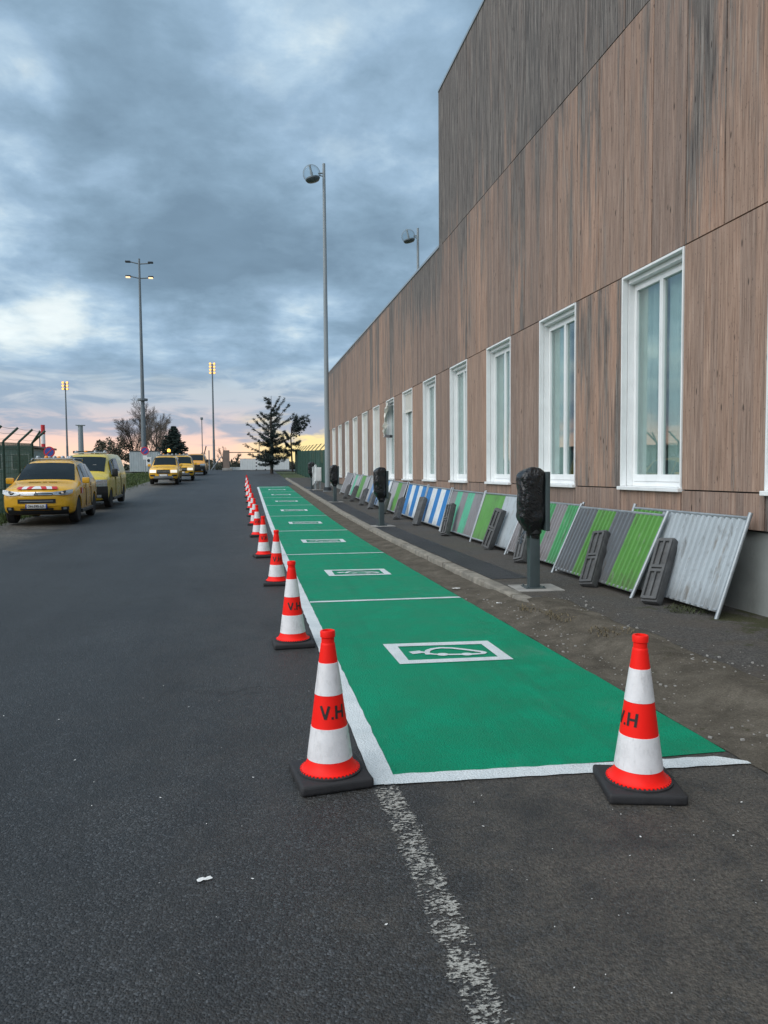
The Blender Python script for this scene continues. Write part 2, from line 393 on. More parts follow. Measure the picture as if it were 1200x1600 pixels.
# thick road paint over coarse asphalt
def roadpaint(name, col, col2, wear, seed=0.):
    m_, t, b = base_mat(name); pos = t.new('ShaderNodeNewGeometry').outputs['Position']
    agd = t.vor(pos, 95); fine = t.noise(pos, 230, 3)
    n = t.noise(t.vm('ADD', pos, (seed, 0, 0)), 3.0, 8, .65)
    c = t.mix(t.step(n, .35, .7), col, col2)
    c = t.mix(t.step(t.noise(pos, 120, 3, .65), .54, .70, 0, .75), c, tuple(x*.42 for x in col))
    h = t.m('ADD', t.m('MULTIPLY', t.m('SUBTRACT', 1, agd), .7), t.m('MULTIPLY', fine, .5))
    # faint roller overlaps and dusty traffic marks
    ro = t.noise(t.vm('MULTIPLY', pos, (5., .25, 1)), 1.3, 5, .6, .3)
    c = t.mix(t.step(ro, .50, .72, 0, .28), c, tuple(x*.62+.012 for x in col))
    c = t.mix(t.step(t.noise(pos, 1.4, 8, .7, .6), .54, .74, 0, .22), c, (.20, .21, .19))
    # pores and scuffs where the dark aggregate shows
    po = t.m('MULTIPLY', t.step(t.noise(pos, 160, 4, .7), .60+.1*(1-wear), .70+.1*(1-wear)), t.step(n, .35, .65, .15, 1))
    sc = t.step(t.noise(pos, 14, 8, .72), .63, .72)
    c = t.mix(t.m('MULTIPLY', t.m('MAXIMUM', po, t.m('MULTIPLY', sc, wear)), .75), c, (.05, .055, .055))
    t.put(b.inputs['Base Color'], c); t.put(b.inputs['Roughness'], t.step(n, .3, .7, .45, .62)); b.inputs['Specular IOR Level'].default_value = .15
    t.put(b.inputs['Normal'], t.bump(h, .9, .007))
    return m_, t, b
roadpaint('paint_green', (.0, .235, .118), (.0, .285, .150), .14)
roadpaint('paint_white', (.74, .79, .80), (.60, .66, .68), .25, 5.)
m_, t, b = roadpaint('paint_worn', (.46, .45, .41), (.33, .325, .30), .5, 9.)
pos = t.new('ShaderNodeNewGeometry').outputs['Position']; px, py, pz = t.sep(pos)
al = t.m('ADD', t.noise(t.vm('MULTIPLY', pos, (.55, 1., 1)), 85, 8, .74), t.m('MULTIPLY', t.m('SUBTRACT', t.noise(pos, 9, 5, .65), .5), .34))
al = t.m('SUBTRACT', al, t.step(t.m('ABSOLUTE', t.m('SUBTRACT', px, .63)), .04, .10, 0, .22))
t.put(b.inputs['Alpha'], t.step(al, .505, .54))
# weathered timber cladding: vertical grain, bleached and blackened boards
def wood():
    m_, t, b = base_mat('cladding'); pos = t.new('ShaderNodeNewGeometry').outputs['Position']; px, py, pz = t.sep(pos)
    rnd = t.new('ShaderNodeObjectInfo').outputs['Random']
    off = t.m('MULTIPLY', rnd, 57.)
    z2 = t.m('ADD', pz, off)
    bd = t.m('FLOOR', t.m('DIVIDE', t.m('SUBTRACT', py, .098), .11333))
    wn = t.new('ShaderNodeTexWhiteNoise', noise_dimensions='2D'); t.put(wn.inputs['Vector'], t.com(bd, t.m('FLOOR', off), 0)); br = wn.outputs['Value']
    zb = t.m('ADD', z2, t.m('MULTIPLY', br, 9))
    grain = t.noise(t.com(t.m('MULTIPLY', py, 95), t.m('MULTIPLY', zb, 1.6), br), 1, 6, .65, .6)
    wide = t.noise(t.com(t.m('MULTIPLY', py, 34), t.m('MULTIPLY', zb, 1.3), 3.), 1, 6, .65, .5)
    c = t.ramp(t.m('ADD', t.m('MULTIPLY', grain, .55), t.m('MULTIPLY', wide, .45)), [(.33, (.120, .082, .065)), (.45, (.275, .192, .150)), (.54, (.360, .258, .206)), (.68, (.51, .395, .325))])
    tone = t.ramp(t.m('ADD', t.m('MULTIPLY', rnd, .65), t.m('MULTIPLY', br, .35)), [(0, (.62, .66, .71)), (.35, (.88, .88, .89)), (.6, (1.05, 1.0, .96)), (1, (1.30, 1.14, 1.04))])
    c = t.mix(1., c, tone, 'MULTIPLY')
    # grey weathering runs down from the top of the wall and in random streaks
    hgt = t.step(pz, 2.8, 9.8, -.13, .10)
    hgt = t.m('ADD', hgt, t.step(pz, 7.052, 7.060, 0, .17))
    hgt = t.m('ADD', hgt, t.m('MULTIPLY', t.m('MULTIPLY', t.step(py, 17.2, 18.2), t.step(py, 24., 20.)), t.step(pz, 4.5, 6.5, 0, .20)))
    hgt = t.m('ADD', hgt, t.step(rnd, .68, .95, 0, .22))
    stk = t.m('ADD', t.noise(t.com(t.m('MULTIPLY', py, 4.5), t.m('MULTIPLY', pz, .35), t.m('MULTIPLY', rnd, 5)), 1, 6, .62, .2), hgt)
    stf = t.noise(t.com(t.m('MULTIPLY', py, 42), t.m('MULTIPLY', z2, .9), 1.), 1, 7, .7)
    sw = t.step(t.m('ADD', t.m('MULTIPLY', stk, .62), t.m('MULTIPLY', stf, .38)), .48, .62)
    gcol = t.ramp(t.m('ADD', t.m('MULTIPLY', grain, .5), t.m('MULTIPLY', stf, .5)), [(.40, (.022, .023, .026)), (.46, (.075, .073, .072)), (.54, (.195, .180, .166)), (.62, (.36, .33, .30))])
    c = t.mix(t.m('MULTIPLY', sw, .92), c, gcol)
    # knots and small dark pits
    kn = t.vor(t.com(t.m('MULTIPLY', py, 8.8), t.m('MULTIPLY', zb, 2.3), 0), 1)
    c = t.mix(t.step(kn, .12, .05, 0, .85), c, (.035, .026, .022))
    pit = t.noise(t.com(t.m('MULTIPLY', py, 60), t.m('MULTIPLY', z2, 14), 2.), 1, 5, .7)
    c = t.mix(t.step(pit, .60, .66, 0, .75), c, (.05, .04, .036))
    pale = t.noise(t.com(t.m('MULTIPLY', py, 70), t.m('MULTIPLY', z2, 6), 8.), 1, 5, .7)
    c = t.mix(t.step(pale, .60, .68, 0, .5), c, (.38, .33, .28))
    t.put(b.inputs['Base Color'], c); t.put(b.inputs['Roughness'], t.step(grain, .3, .7, .66, .86)); b.inputs['Specular IOR Level'].default_value = .25
    t.put(b.inputs['Normal'], t.bump(t.m('ADD', grain, t.m('MULTIPLY', stf, .5)), .35, .006))
wood()
# window glass: see-through with a sky reflection
m_, t, b = base_mat('window_glass'); m_.node_tree.nodes.remove(b); out = [n for n in m_.node_tree.nodes if n.type == 'OUTPUT_MATERIAL'][0]
lw = t.new('ShaderNodeLayerWeight'); lw.inputs[0].default_value = .5
fres = t.m('ADD', .17, t.m('MULTIPLY', .83, t.m('POWER', lw.outputs['Facing'], 5)))
gl = t.new('ShaderNodeBsdfGlossy'); gl.inputs['Roughness'].default_value = .012; gl.inputs[0].default_value = (.92, .96, .97, 1)
tr = t.new('ShaderNodeBsdfTransparent'); tr.inputs[0].default_value = (.76, .83, .815, 1)
mx = t.new('ShaderNodeMixShader'); t.l.new(fres, mx.inputs[0]); t.l.new(tr.outputs[0], mx.inputs[1]); t.l.new(gl.outputs[0], mx.inputs[2]); t.l.new(mx.outputs[0], out.inputs[0])

# ------------------------------------------------------------------ ground, road, pavement
def strip(name, x0, x1, ys, dz, mat, nx=2, kind='structure', parent=None, edge=0., seed=0.):
    """a sheet following the slope of the street; edge: how ragged its long sides are"""
    m = MB(); pts = []
    for y in ys:
        for i in range(nx):
            x = x0+(x1-x0)*i/(nx-1)
            if edge and i in (0, nx-1): x += noise.noise((y*7.0+seed, seed, i))*edge
            pts.append((x, y, zg(y)+dz))
    m.grid(pts, nx, len(ys)); o = m.build(name, mat, parent)
    if kind: tag(o, kind=kind)
    return o
def fr_(a, b, st):
    n = max(1, round((b-a)/st)); return [a+(b-a)*i/n for i in range(n+1)]
tys = [-60, -10, 0]+fr_(5, 95, 2)+[120, 200, 500, 1500, 4000]
o = strip('terrain', -2500, 2500, tys, -.06, 'soil_grass', 41)
road = strip('asphalt_road', -6.9, 3.0, [-30]+fr_(-8, 93, 1.0), 0, 'asphalt', 8, edge=.25)
strip('road_crossing', -40, 30, fr_(84, 93.5, 1), .006, 'asphalt', 3)
pv = strip('pavement', 3.09, 4.86, fr_(2, 58, .5), .10, 'pavement', 5)
strip('trench_patch', 3.12, 3.62, fr_(9.1, 42, .5), .104, 'asphalt_new', 3, edge=.03, parent=pv, kind=None)
# earth washed against the kerb; it buries the nearest kerb stones
def sm(a, b, x):
    q = min(1, max(0, (x-a)/(b-a))); return q*q*(3-2*q)
m = MB(); ys = fr_(.8, 14, .07)+fr_(14.3, 47, .5); nx = 26; pts = []
for y in ys:
    wgt = 1-sm(7.0, 9.2, y)
    x1 = 2.93+(3.36-2.93+noise.noise((y*1.7, 2, 2))*.12)*(1-sm(7.3, 9.4, y))
    x0 = 2.487-.02*sm(20, 46, y)+(noise.noise((y*3, 1, 0))*.02 if y > 3.2 else 0)
    if y < 3.25: x0 = 2.50+noise.noise((y*2.2, 4, 0))*.12
    for i in range(nx):
        s_ = i/(nx-1); x = x0+(x1-x0)*s_
        hn_ = noise.fractal((x*5, y*5, 0), .8, 2.1, 5)*.5+noise.noise((x*22, y*22, 3))*.18
        h = wgt*(sm(2.48, 3.15, x)*.118)+(1-wgt)*sm(2.55, 2.93, x)*.03
        h += hn_*.022*sm(2.49, 2.7, x)*(1-.75*sm(3.2, 3.5, x)*wgt) + .004
        if wgt > .2: h += .035*math.exp(-((x-3.02)/.16)**2)*(.5+noise.noise((y*1.6, 7, 0)))
        if wgt > 0 and s_ > .97: h = .092
        pts.append((x, y, zg(y)+h))
m.grid(pts, nx, len(ys)); tag(m.build('dirt_verge', 'dirt', smooth=80), kind='structure')
# kerb of separate stones
kb = bpy.data.objects.new('kerb', None); link(kb); tag(kb, kind='structure')
km = []
for q in range(4):
    mm = MB(); mm.box((0, 0, 0), (.17, .985, .22), bev=.018)
    rr = random.Random(q)
    mm.v = [(x+rr.uniform(-.004, .004), y+rr.uniform(-.004, .004), z+rr.uniform(-.004, .004)) for x, y, z in mm.v]
    km.append(mm.mesh('kerb_stone', 'kerb_concrete', 50))
y = 6.9; i = 0
while y < 57:
    inst('kerb_stone', km[i % 4], kb, (3.015+random.uniform(-.008, .008), y+.5, zg(y+.5)+.002+random.uniform(-.008, .006)), (-math.atan((zg(y+1)-zg(y))) * -1, 0, random.uniform(-.008, .008)))
    y += 1; i += 1

# green parking bays with their markings
XL, XR = .57, 2.485
Y0 = 3.40; PITCH = 5.02; NB = 8
YE = Y0+PITCH*NB
bays = strip('parking_bay_paint', XL+.05, XR, fr_(Y0+.05, YE+1.6, .25), .004, 'paint_green', 5, edge=.012)
def gsheet(mb, poly, dz):
    n = len(mb.v); mb.v += [(x, y, zg(y)+dz) for x, y in poly]; mb.f.append(list(range(n, n+len(poly)))); mb.mi.append(0)
strip('side_line', XL, XL+.115, fr_(Y0, YE+.9, .1), .008, 'paint_white', 2, kind=None, parent=bays, edge=.009)
def cross(y, wd, x0, x1, slope, name='bay_line'):
    m = MB(); n = 40; pts = []
    for r_ in (0, 1):
        for i in range(n+1):
            x = x0+(x1-x0)*i/n; yy = y+slope*(x-x0)+(r_-.5)*wd+noise.noise((x*9, y, r_*5))*.006
            pts.append((x, yy, zg(yy)+.008))
    m.grid(pts, n+1, 2); return m.build(name, 'paint_white', bays)
m = MB(); n = 60; pts = []
for r_ in (0, 1):
    for i in range(n+1):
        x = XL+.05+(2.50-XL-.05)*i/n
        yy = Y0+(.115 if r_ else 0)+noise.noise((x*11, r_*7, 0))*.009-.065*(x-XL)
        if i > n-4 and r_: yy -= (i-n+4)*.02
        pts.append((x, yy, zg(yy)+.0066))
m.grid(pts, n+1, 2); m.build('front_line', 'paint_white', bays)
for k in range(1, NB+1): cross(Y0+PITCH*k+.06, .085, XL+.12, XR-.01, -.035)
cross(YE+.9, .12, XL+.0, 2.3, .30, 'end_line'); cross(YE+.35, .09, XL+.12, 2.2, .02, 'end_line')
FO = [(-.465, .385), (.465, .315), (.461, -.345), (-.455, -.30)]; FI = [(-.355, .272), (.372, .208), (.367, -.238), (-.362, -.20)]
def stroke(mb, pts, wd, dz, oy):
    for i in range(len(pts)-1):
        a = Vector(pts[i]); b_ = Vector(pts[i+1]); d = (b_-a).normalized(); p = Vector((-d.y, d.x))*wd/2; e = d*wd*.12
        q = [a-p-e, b_-p+e, b_+p+e, a+p-e]; gsheet(mb, [(1.6+v.x, oy+v.y) for v in q], dz+.0002*(i % 2))
for k in range(NB):
    oy = 5.85+PITCH*k
    m = MB()
    for i in range(4):
        j = (i+1) % 4
        gsheet(m, [(1.6+x, oy+y_) for x, y_ in (FO[i], FO[j], FI[j], FI[i])], .0085)
    fo = m.build('pictogram_frame', 'paint_white', bays)
    m = MB()
    stroke(m, [(-.285, .03), (-.205, .05)], .085, .0085, oy)
    stroke(m, [(-.205, .05), (-.16, -.008), (-.125, -.05), (-.08, -.07)], .035, .0087, oy)
    stroke(m, [(-.165, -.05), (-.160, .02), (-.135, .08), (-.085, .125), (-.007, .148), (.081, .119), (.178, .045), (.285, -.05), (.305, -.085), (.28, -.115), (.19, -.12)], .045, .009, oy)
    stroke(m, [(.098, -.105), (-.002, -.09)], .04, .0088, oy)
    for cx, cy in ((-.05, -.078), (.146, -.112)):
        gsheet(m, [(1.6+cx+.05*math.cos(a*.5236), oy+cy+.045*math.sin(a*.5236)) for a in range(12)], .0094)
    m.build('charging_car_symbol', 'paint_white', bays)
# worn old line that runs on towards the camera
o = strip('worn_line', .53, .73, fr_(.4, 3.38, .2), .004, 'paint_worn', 2)

# ------------------------------------------------------------------ timber-clad building
XW = 4.78
B = thing('timber_clad_building', 'long brown timber clad building with tall white framed windows', 'building', (XW, 7.5, 0))
def bpart(mb, name, mats, smooth=None):
    mb.v = [(x-XW, y-7.5, z) for x, y, z in mb.v]
    return mb.build(name, mats, B, smooth)
MOD = .68; YB0 = 7.5-14*MOD; YB1 = 7.5+53*MOD; YT1 = 7.5+15*MOD+.28
ROOF = lambda y: 7.06+.0105*max(0, y-14)
def panel_mesh(wd, h, nb, seed=0):
    m = MB(); prof = []; g = .0025; dp = .004; rr = random.Random(seed)
    cuts = [0]
    for i in range(nb): cuts.append(cuts[-1]+rr.choice((.6, .8, 1., 1.3, 1.7)))
    cuts = [-wd/2+wd*c/cuts[-1] for c in cuts]
    for i in range(nb):
        a, b_ = cuts[i], cuts[i+1]
        prof += [(a, dp if i else 0), (a+g, 0), (b_-g, 0)]
    prof.append((wd/2, 0))
    n = len(prof); vs = [(x, y, 0) for y, x in prof]+[(x, y, h) for y, x in prof]
    fs = [(i+1, i, n+i, n+i+1) for i in range(n-1)]
    base = len(vs); a, b_ = -wd/2, wd/2
    vs += [(.03, a, 0), (.03, b_, 0), (.03, a, h), (.03, b_, h)]
    fs += [(0, base, base+2, n), (base+1, n-1, 2*n-1, base+3), tuple(range(n))+(base+1, base), tuple(range(2*n-1, n-1, -1))+(base+2, base+3)]
    m.add(vs, fs); return m.mesh('wall_panel', 'cladding')
GAP = .016
pm_mid = [panel_mesh(MOD-GAP, 1., 5, q) for q in range(5)]; pm_wide = [panel_mesh(2*MOD-GAP, 1., 10, 20+q) for q in range(5)]
def panel(me, yc, z0, z1, dx=0.):
    if isinstance(me, list): me = random.choice(me)
    inst('wall_panel', me, B, (random.uniform(-.0015, .0015)+dx, yc-7.5, z0), (0, 0, 0), (1, 1, z1-z0))
for j in range(-14, 53):
    yc = 7.5+(j+.5)*MOD
    panel(pm_mid, yc, 3.98, (7.05 if yc < YT1 else ROOF(yc)-.03))
    if yc < YT1-.3: panel(pm_mid, yc, 7.065, 10.82)
    elif yc < YT1+.3: pass
pe = panel_mesh(.28-GAP, 1., 2); panel(pe, 7.5+15*MOD+.14, 7.065, 10.82)
KW = range(-3, 13)
for k in KW:
    yn = 7.5+2.72*k
    panel(pm_wide, yn-.68, 1.285, 3.965)
    for q in (0, 1):
        panel(pm_wide, yn-.68+1.36*q, .92, 1.27)
panel(pm_wide, 7.5+2.72*13-.68, 1.285, 3.965); panel(pm_wide, 7.5+2.72*13-.68, .92, 1.27)
# backing wall, plinth, roof, ends
m = MB(); xa, xb = XW+.032, XW+.30
m.span(xa, xb, YB0, YB1-.02, .9, 1.285); m.span(xa, xb, YB0, YB1-.02, 3.975, 7.0)
for k in list(KW)+[13]:
    yn = 7.5+2.72*k; m.span(xa, xb, max(YB0, yn-1.36)+.001, yn-.001, 1.285, 3.975)
m.span(xa, xb, YB0, YT1-.02, 7.0, 10.80); m.span(xb, 14, YT1-.3, YT1-.02, 7.0, 10.80); m.span(xb, 14, YB1-.3, YB1-.02, 0, 7.0); m.span(xb, 14, YB0, YB0+.3, 0, 10.8); m.span(13.7, 14, YB0+.3, YB1-.3, 0, 6.9)
bpart(m, 'backing_wall', 'dark_void')
m = MB(); m.span(XW+.055, XW+.31, YB0, YB1-.03, -.2, .9); bpart(m, 'plinth', 'plinth_render')
m = MB(); m.span(XW+.05, 13.9, YT1, YB1-.05, 7.0, 7.04); m.span(XW+.05, 13.9, YB0, YT1-.05, 10.76, 10.79); bpart(m, 'roof', 'dark_metal')
m = MB()
vs = []
for y in (YT1+.002, YB1+.02):
    z = ROOF(y)
    vs += [(XW-.02, y, z-.05), (XW-.02, y, z+.01), (XW+.35, y, z+.02), (XW+.35, y, z-.05)]
m.add(vs, [(0, 1, 5, 4), (1, 2, 6, 5), (2, 3, 7, 6), (3, 0, 4, 7), (0, 3, 2, 1), (4, 5, 6, 7)])
m.span(XW-.02, XW+.35, YB0, YT1+.02, 10.79, 10.85); bpart(m, 'roof_coping', 'coping')
m = MB(); m.span(XW-.012, XW+.3, YT1-.012, YT1+.012, 7.07, 10.79); bpart(m, 'corner_trim', 'coping')
m = MB(); m.span(XW-.012, XW+.3, YB1-.02, YB1+.012, .1, ROOF(YB1)-.06); bpart(m, 'corner_trim', 'coping')
# room behind the windows
m = MB(); m.span(8.2, 8.3, YB0+.3, YB1-.4, .2, 4.4); m.span(XW+.31, 8.2, YB0+.3, YB1-.4, .5, .6); m.span(XW+.31, 8.2, YB0+.3, YB1-.4, 4.15, 4.25)
for k in range(-3, 13, 2): m.span(XW+.31, 8.2, 7.5+2.72*k-.75, 7.5+2.72*k-.65, .6, 4.15)
bpart(m, 'interior_wall', 'interior')
# windows
def box_mesh(spec, mat, name, bev=.004):
    m = MB()
    for s_ in spec: m.span(*s_, bev=bev)
    return m.mesh(name, mat)
ZS, ZT = 1.30, 3.965; HW = .68
me_jamb_far = box_mesh([(-.014, .064, HW-.022, HW-.001, ZS+.002, ZT), (.070, .22, HW-.034, HW-.001, ZS+.002, ZT)], 'white_paint_metal', 'jamb_lining')
me_jamb_near = box_mesh([(-.014, .064, -HW+.001, -HW+.022, ZS+.002, ZT), (.070, .22, -HW+.001, -HW+.034, ZS+.002, ZT)], 'white_paint_metal', 'jamb_lining')
me_head = box_mesh([(-.016, .09, -HW+.036, HW-.036, ZT-.03, ZT-.001), (.06, .21, -HW+.036, HW-.036, ZT-.09, ZT-.032)], 'white_paint_metal', 'head_lining')
me_sill = box_mesh([(-.055, .24, -HW-.012, HW+.012, ZS-.045, ZS+.0)], 'white_paint_metal', 'sill', .006)
XF = .145
fr = []
y0, y1, z0, z1 = -HW+.036, HW-.036, ZS+.002, ZT-.092
for (a, b_, c, d) in ((y0, y0+.045, z0, z1), (y1-.045, y1, z0, z1), (y0+.046, y1-.046, z0, z0+.06), (y0+.046, y1-.046, z1-.045, z1)): fr.append((XF, XF+.07, a, b_, c, d))
me_frame = box_mesh(fr, 'white_paint_metal', 'frame')
def sash_mesh():
    sp = []
    a0, a1, c0, c1 = -.299, .299, z0+.062, z1-.047
    for (a, b_, c, d) in ((a0, a0+.034, c0, c1), (a1-.034, a1, c0, c1), (a0+.035, a1-.035, c0, c0+.085), (a0+.035, a1-.035, c1-.045, c1)): sp.append((XF-.012, XF+.045, a, b_, c, d))
    return box_mesh(sp, 'white_paint_metal', 'sash')
me_sash = sash_mesh()
me_pane = box_mesh([(XF+.02, XF+.026, -.267, .267, z0+.145, z1-.09)], 'window_glass', 'pane', .001)
def curtain_mesh(wd, seed):
    m = MB(); rr = random.Random(seed); n = 40; pts = []; ph = rr.random()*6
    for z in (ZS+.02, ZS+1.3, ZT-.15):
        for i in range(n+1):
            y = wd*i/n; pts.append((.245+.028*math.sin(i*1.15+ph)+.012*math.sin(i*2.9), y, z))
    m.grid(pts, n+1, 3); return m.mesh('curtain', 'curtain', 60)
cm = [curtain_mesh(.56, 1), curtain_mesh(.66, 2)]
def shutter_mesh(h):
    m = MB(); n = int(h/.045)
    for i in range(n):
        z = ZT-.095-.045*(i+1); m.add([(.085, y0+.01, z), (.085, y1-.01, z), (.076, y1-.01, z+.02), (.076, y0+.01, z+.02), (.088, y0+.01, z+.044), (.088, y1-.01, z+.044)], [(1, 0, 3, 2), (2, 3, 4, 5)])
    zz = ZT-.095-.045*n
    m.span(.072, .098, y0+.01, y1-.01, zz-.05, zz-.001); return m.mesh('roller_shutter', 'shutter')
sh_full = shutter_mesh(2.45); sh_part = shutter_mesh(.50)
for k in KW:
    wo = bpy.data.objects.new('window', None); link(wo, B); wo.location = (0, 2.72*k+.68, 0); wo.empty_display_size = .2
    for nm, me in (('jamb_lining', me_jamb_far), ('jamb_lining', me_jamb_near), ('head_lining', me_head), ('sill', me_sill), ('frame', me_frame)): inst(nm, me, wo)
    for s_ in (-1, 1):
        inst('sash', me_sash, wo, (0, .301*s_, 0)); inst('pane', me_pane, wo, (0, .301*s_, 0))
    if k < 7:
        inst('curtain', cm[k % 2], wo, (0, .10 if k % 2 == 0 else .0, 0)); inst('curtain', cm[(k+1) % 2], wo, (.02, -.64, 0))
    if k == 5: inst('roller_shutter', sh_part, wo); tag(wo, 'tall white window with its cream roller shutter partly lowered')
    if k == 6:
        # torn shutter hanging askew
        m = MB(); pts = []
        for i in range(16):
            z = ZT-.10-.075*i; q = i/15
            for j in range(9):
                s_ = j/8; y = (.62-.9*(1-q*.0)*s_) if True else 0
                wv = .05*math.sin(i*.9+s_*5)+.07*noise.noise((i*.35, s_*3, 2))
                yy = .62-s_*(.62-.42*math.sin(q*3.1)-.15*q)+.06*math.sin(i*.6)
                pts.append((-.02-.09*q+wv, yy, z+.03*math.sin(s_*4+i)))
        m.grid(pts, 9, 16); m.build('torn_shutter', 'shutter', wo, 40)
        m = MB(); m.box((-.10, .05, 2.72), (.10, 1.1, .09), 0, 0, Matrix.Rotation(.06, 4, 'X'), .01); m.build('shutter_box', 'dark_metal', wo)
        tag(wo, 'tall white window with a torn roller shutter hanging out')
    if k >= 7: inst('roller_shutter', sh_full, wo); tag(wo, 'tall white window with its cream shutter closed')
#@@OBJECTS@@
# ------------------------------------------------------------------ traffic cones
def cone_r(z):  # outer radius of the cone body at height z
    return .118-(z-.05)*(.118-.036)/(.66-.05)
bm_base = MB(); v, f = bevbox(.35, .35, .048, .016, 3); bm_base.add([Vector(p)+Vector((0, 0, .024)) for p in v], f)
bm_base.lathe([(.155, .047), (.155, .056), (.138, .060)], 40)
cone_base = bm_base.mesh('base', 'rubber', 40)
mb = MB(); mb.lathe([(.138, .058), (.139, .063), (.131, .067), (.123, .080), (cone_r(.10), .10), (cone_r(.3), .3), (cone_r(.5), .5), (cone_r(.665), .665), (.0345, .672), (.0315, .676), (.0315, .700), (.036, .704), (.037, .728), (.034, .735), (.026, .736), (.024, .66)], 48)
cone_body = mb.mesh('body', 'cone_red', 35)
def band(a, b_):
    m = MB(); m.lathe([(cone_r(a)-.001, a), (cone_r(a)+.0016, a+.001), (cone_r(b_)+.0016, b_-.001), (cone_r(b_)-.001, b_)], 48, cap=False); return m.mesh('reflective_band', 'cone_white', 35)
cone_b1 = band(.115, .272); cone_b2 = band(.428, .582)
mb = MB()
for k in range(44):
    a = 2*math.pi*k/44; mb.box((.142*math.cos(a), .142*math.sin(a), .058), (.008, .009, .008), a)
cone_ring = mb.mesh('stitched_ring', 'cone_red'); 
def letters():
    m = MB()
    def bar(p, q, wd, n=6):
        p = Vector(p); q = Vector(q); d = (q-p).normalized(); s_ = Vector((-d.y, d.x))*wd/2; pts = []
        for sd_ in (-1, 0, 1):
            for i in range(n+1):
                c = p.lerp(q, i/n)+s_*sd_; z = .352+c.y; a = c.x/cone_r(z)
                r_ = cone_r(z)+.0022; pts.append((r_*math.sin(a), -r_*math.cos(a), z))
        m.grid(pts, n+1, 3)
    h = .031
    bar((-.052, h), (-.032, -h), .0125); bar((-.012, h), (-.032, -h), .0125)
    bar((-.003, -h+.005), (.008, -h+.005), .011, 2)
    bar((.022, h), (.022, -h), .0125); bar((.058, h), (.058, -h), .0125); bar((.022, 0), (.058, 0), .0115)
    return m.mesh('lettering', 'black_ink')
cone_txt = letters()
def cone(x, y, label, rz, trz):
    t_ = thing('traffic_cone', label, 'cone', (x, y, zg(y)+.001), rz, 'red and white traffic cones around the green bays')
    rq = random.Random(int(y*100)); t_.rotation_euler = (math.atan(zg(y+.5)-zg(y-.5))+rq.uniform(-.012, .012), rq.uniform(-.012, .012), rz)
    for nm, me in (('base', cone_base), ('body', cone_body), ('reflective_band', cone_b1), ('reflective_band', cone_b2), ('stitched_ring', cone_ring)): inst(nm, me, t_)
    inst('lettering', cone_txt, t_, rot=(0, 0, trz-rz))
ordn = ['nearest of the row, at the bays front left corner', 'second from the front in the row along the white line', 'third from the front in the row along the white line',
        'fourth from the front in the row along the white line', 'fifth from the front in the row along the white line', 'sixth from the front in the row along the white line', 'seventh from the front in the row along the white line',
        'eighth from the front in the row along the white line', 'ninth from the front in the row along the white line', 'tenth from the front in the row along the white line', 'eleventh from the front in the row along the white line', 'farthest of the row, by the end of the green paint']
for i, (x, y) in enumerate([(.375, 3.53), (.37, 6.42), (.37, 10.0), (.27, 13.3), (.21, 17.3), (.18, 20.6), (.16, 23.7), (.12, 26.9), (.10, 30.4), (.04, 34.2), (.02, 39.2), (-.02, 44.2)]):
    cone(x, y, 'red and white traffic cone '+ordn[i], R([7, 2, -3, 9, 4, -6, 12, 3, 0, 8, 5, 2][i]), R([4, 10, 2, 6, 0, -8, 9, 10, 3, 6, 0, 4][i]))
cone(1.785, 3.12, 'red and white traffic cone standing alone on the front white line at right', R(-14), R(-82))

# ------------------------------------------------------------------ charging posts wrapped in black film
def bag_mesh(seed, hz=.86):
    m = MB(); n = 64; rows = 72; pts = []
    for j in range(rows+1):
        q = j/rows; z = .60+q*hz
        wx = .165; cxo = -.035
        if q < .32: a = q/.32; a = a*a*(3-2*a); wx = .072+(.165-.072)*a; cxo = -.0+(-.035)*a
        if q > .86: a = (q-.86)/.14; wx *= math.sqrt(max(.03, 1-a*a*.93)); cxo += .03*a
        wy = wx*.72+.02
        for k in range(n):
            an = 2*math.pi*k/n; c, s_ = math.cos(an), math.sin(an); e = .55
            x = math.copysign(abs(c)**e, c)*wx; y = math.copysign(abs(s_)**e, s_)*wy
            fo = 1-abs(noise.noise((x*9+seed*2.3, y*9, z*3.2+seed)))*2; f2 = 1-abs(noise.noise((x*17+seed, y*17, z*9)))*2
            d = 1+.08*noise.noise((x*6+seed*3.1, y*6, z*4))-.07*max(0, fo)**3-.04*max(0, f2)**4
            pts.append((cxo+x*d, y*d, z+.012*noise.noise((x*15, y*15, seed+z*5))))
    fs = [(j*n+k, j*n+(k+1) % n, (j+1)*n+(k+1) % n, (j+1)*n+k) for j in range(rows) for k in range(n)]
    fs += [tuple(range(n))[::-1], tuple(rows*n+k for k in range(n))]
    m.add(pts, fs); return m.mesh('black_film_wrap', 'black_film', 70)
cp = MB(); cp.box((0, 0, .36), (.125, .125, .72), bev=.012); m_col = cp.mesh('column', 'grey_paint_metal', 40)
cp = MB(); cp.box((0, 0, .009), (.24, .24, .014), bev=.003)
for a in (-1, 1):
    for b_ in (-1, 1): cp.lathe([(.013, .014), (.013, .032), (.006, .036)], 8, (a*.095, b_*.095, 0))
m_bp = cp.mesh('base_plate', 'grey_paint_metal')
cp = MB(); cp.box((.03, 0, -.03), (.55, .50, .07), bev=.006); m_pad = cp.mesh('concrete_pad', 'concrete')
cp = MB(); cp.box((.13, 0, 1.04), (.05, .30, .70), bev=.012); m_spine = cp.mesh('cabinet_back', 'grey_paint_metal')
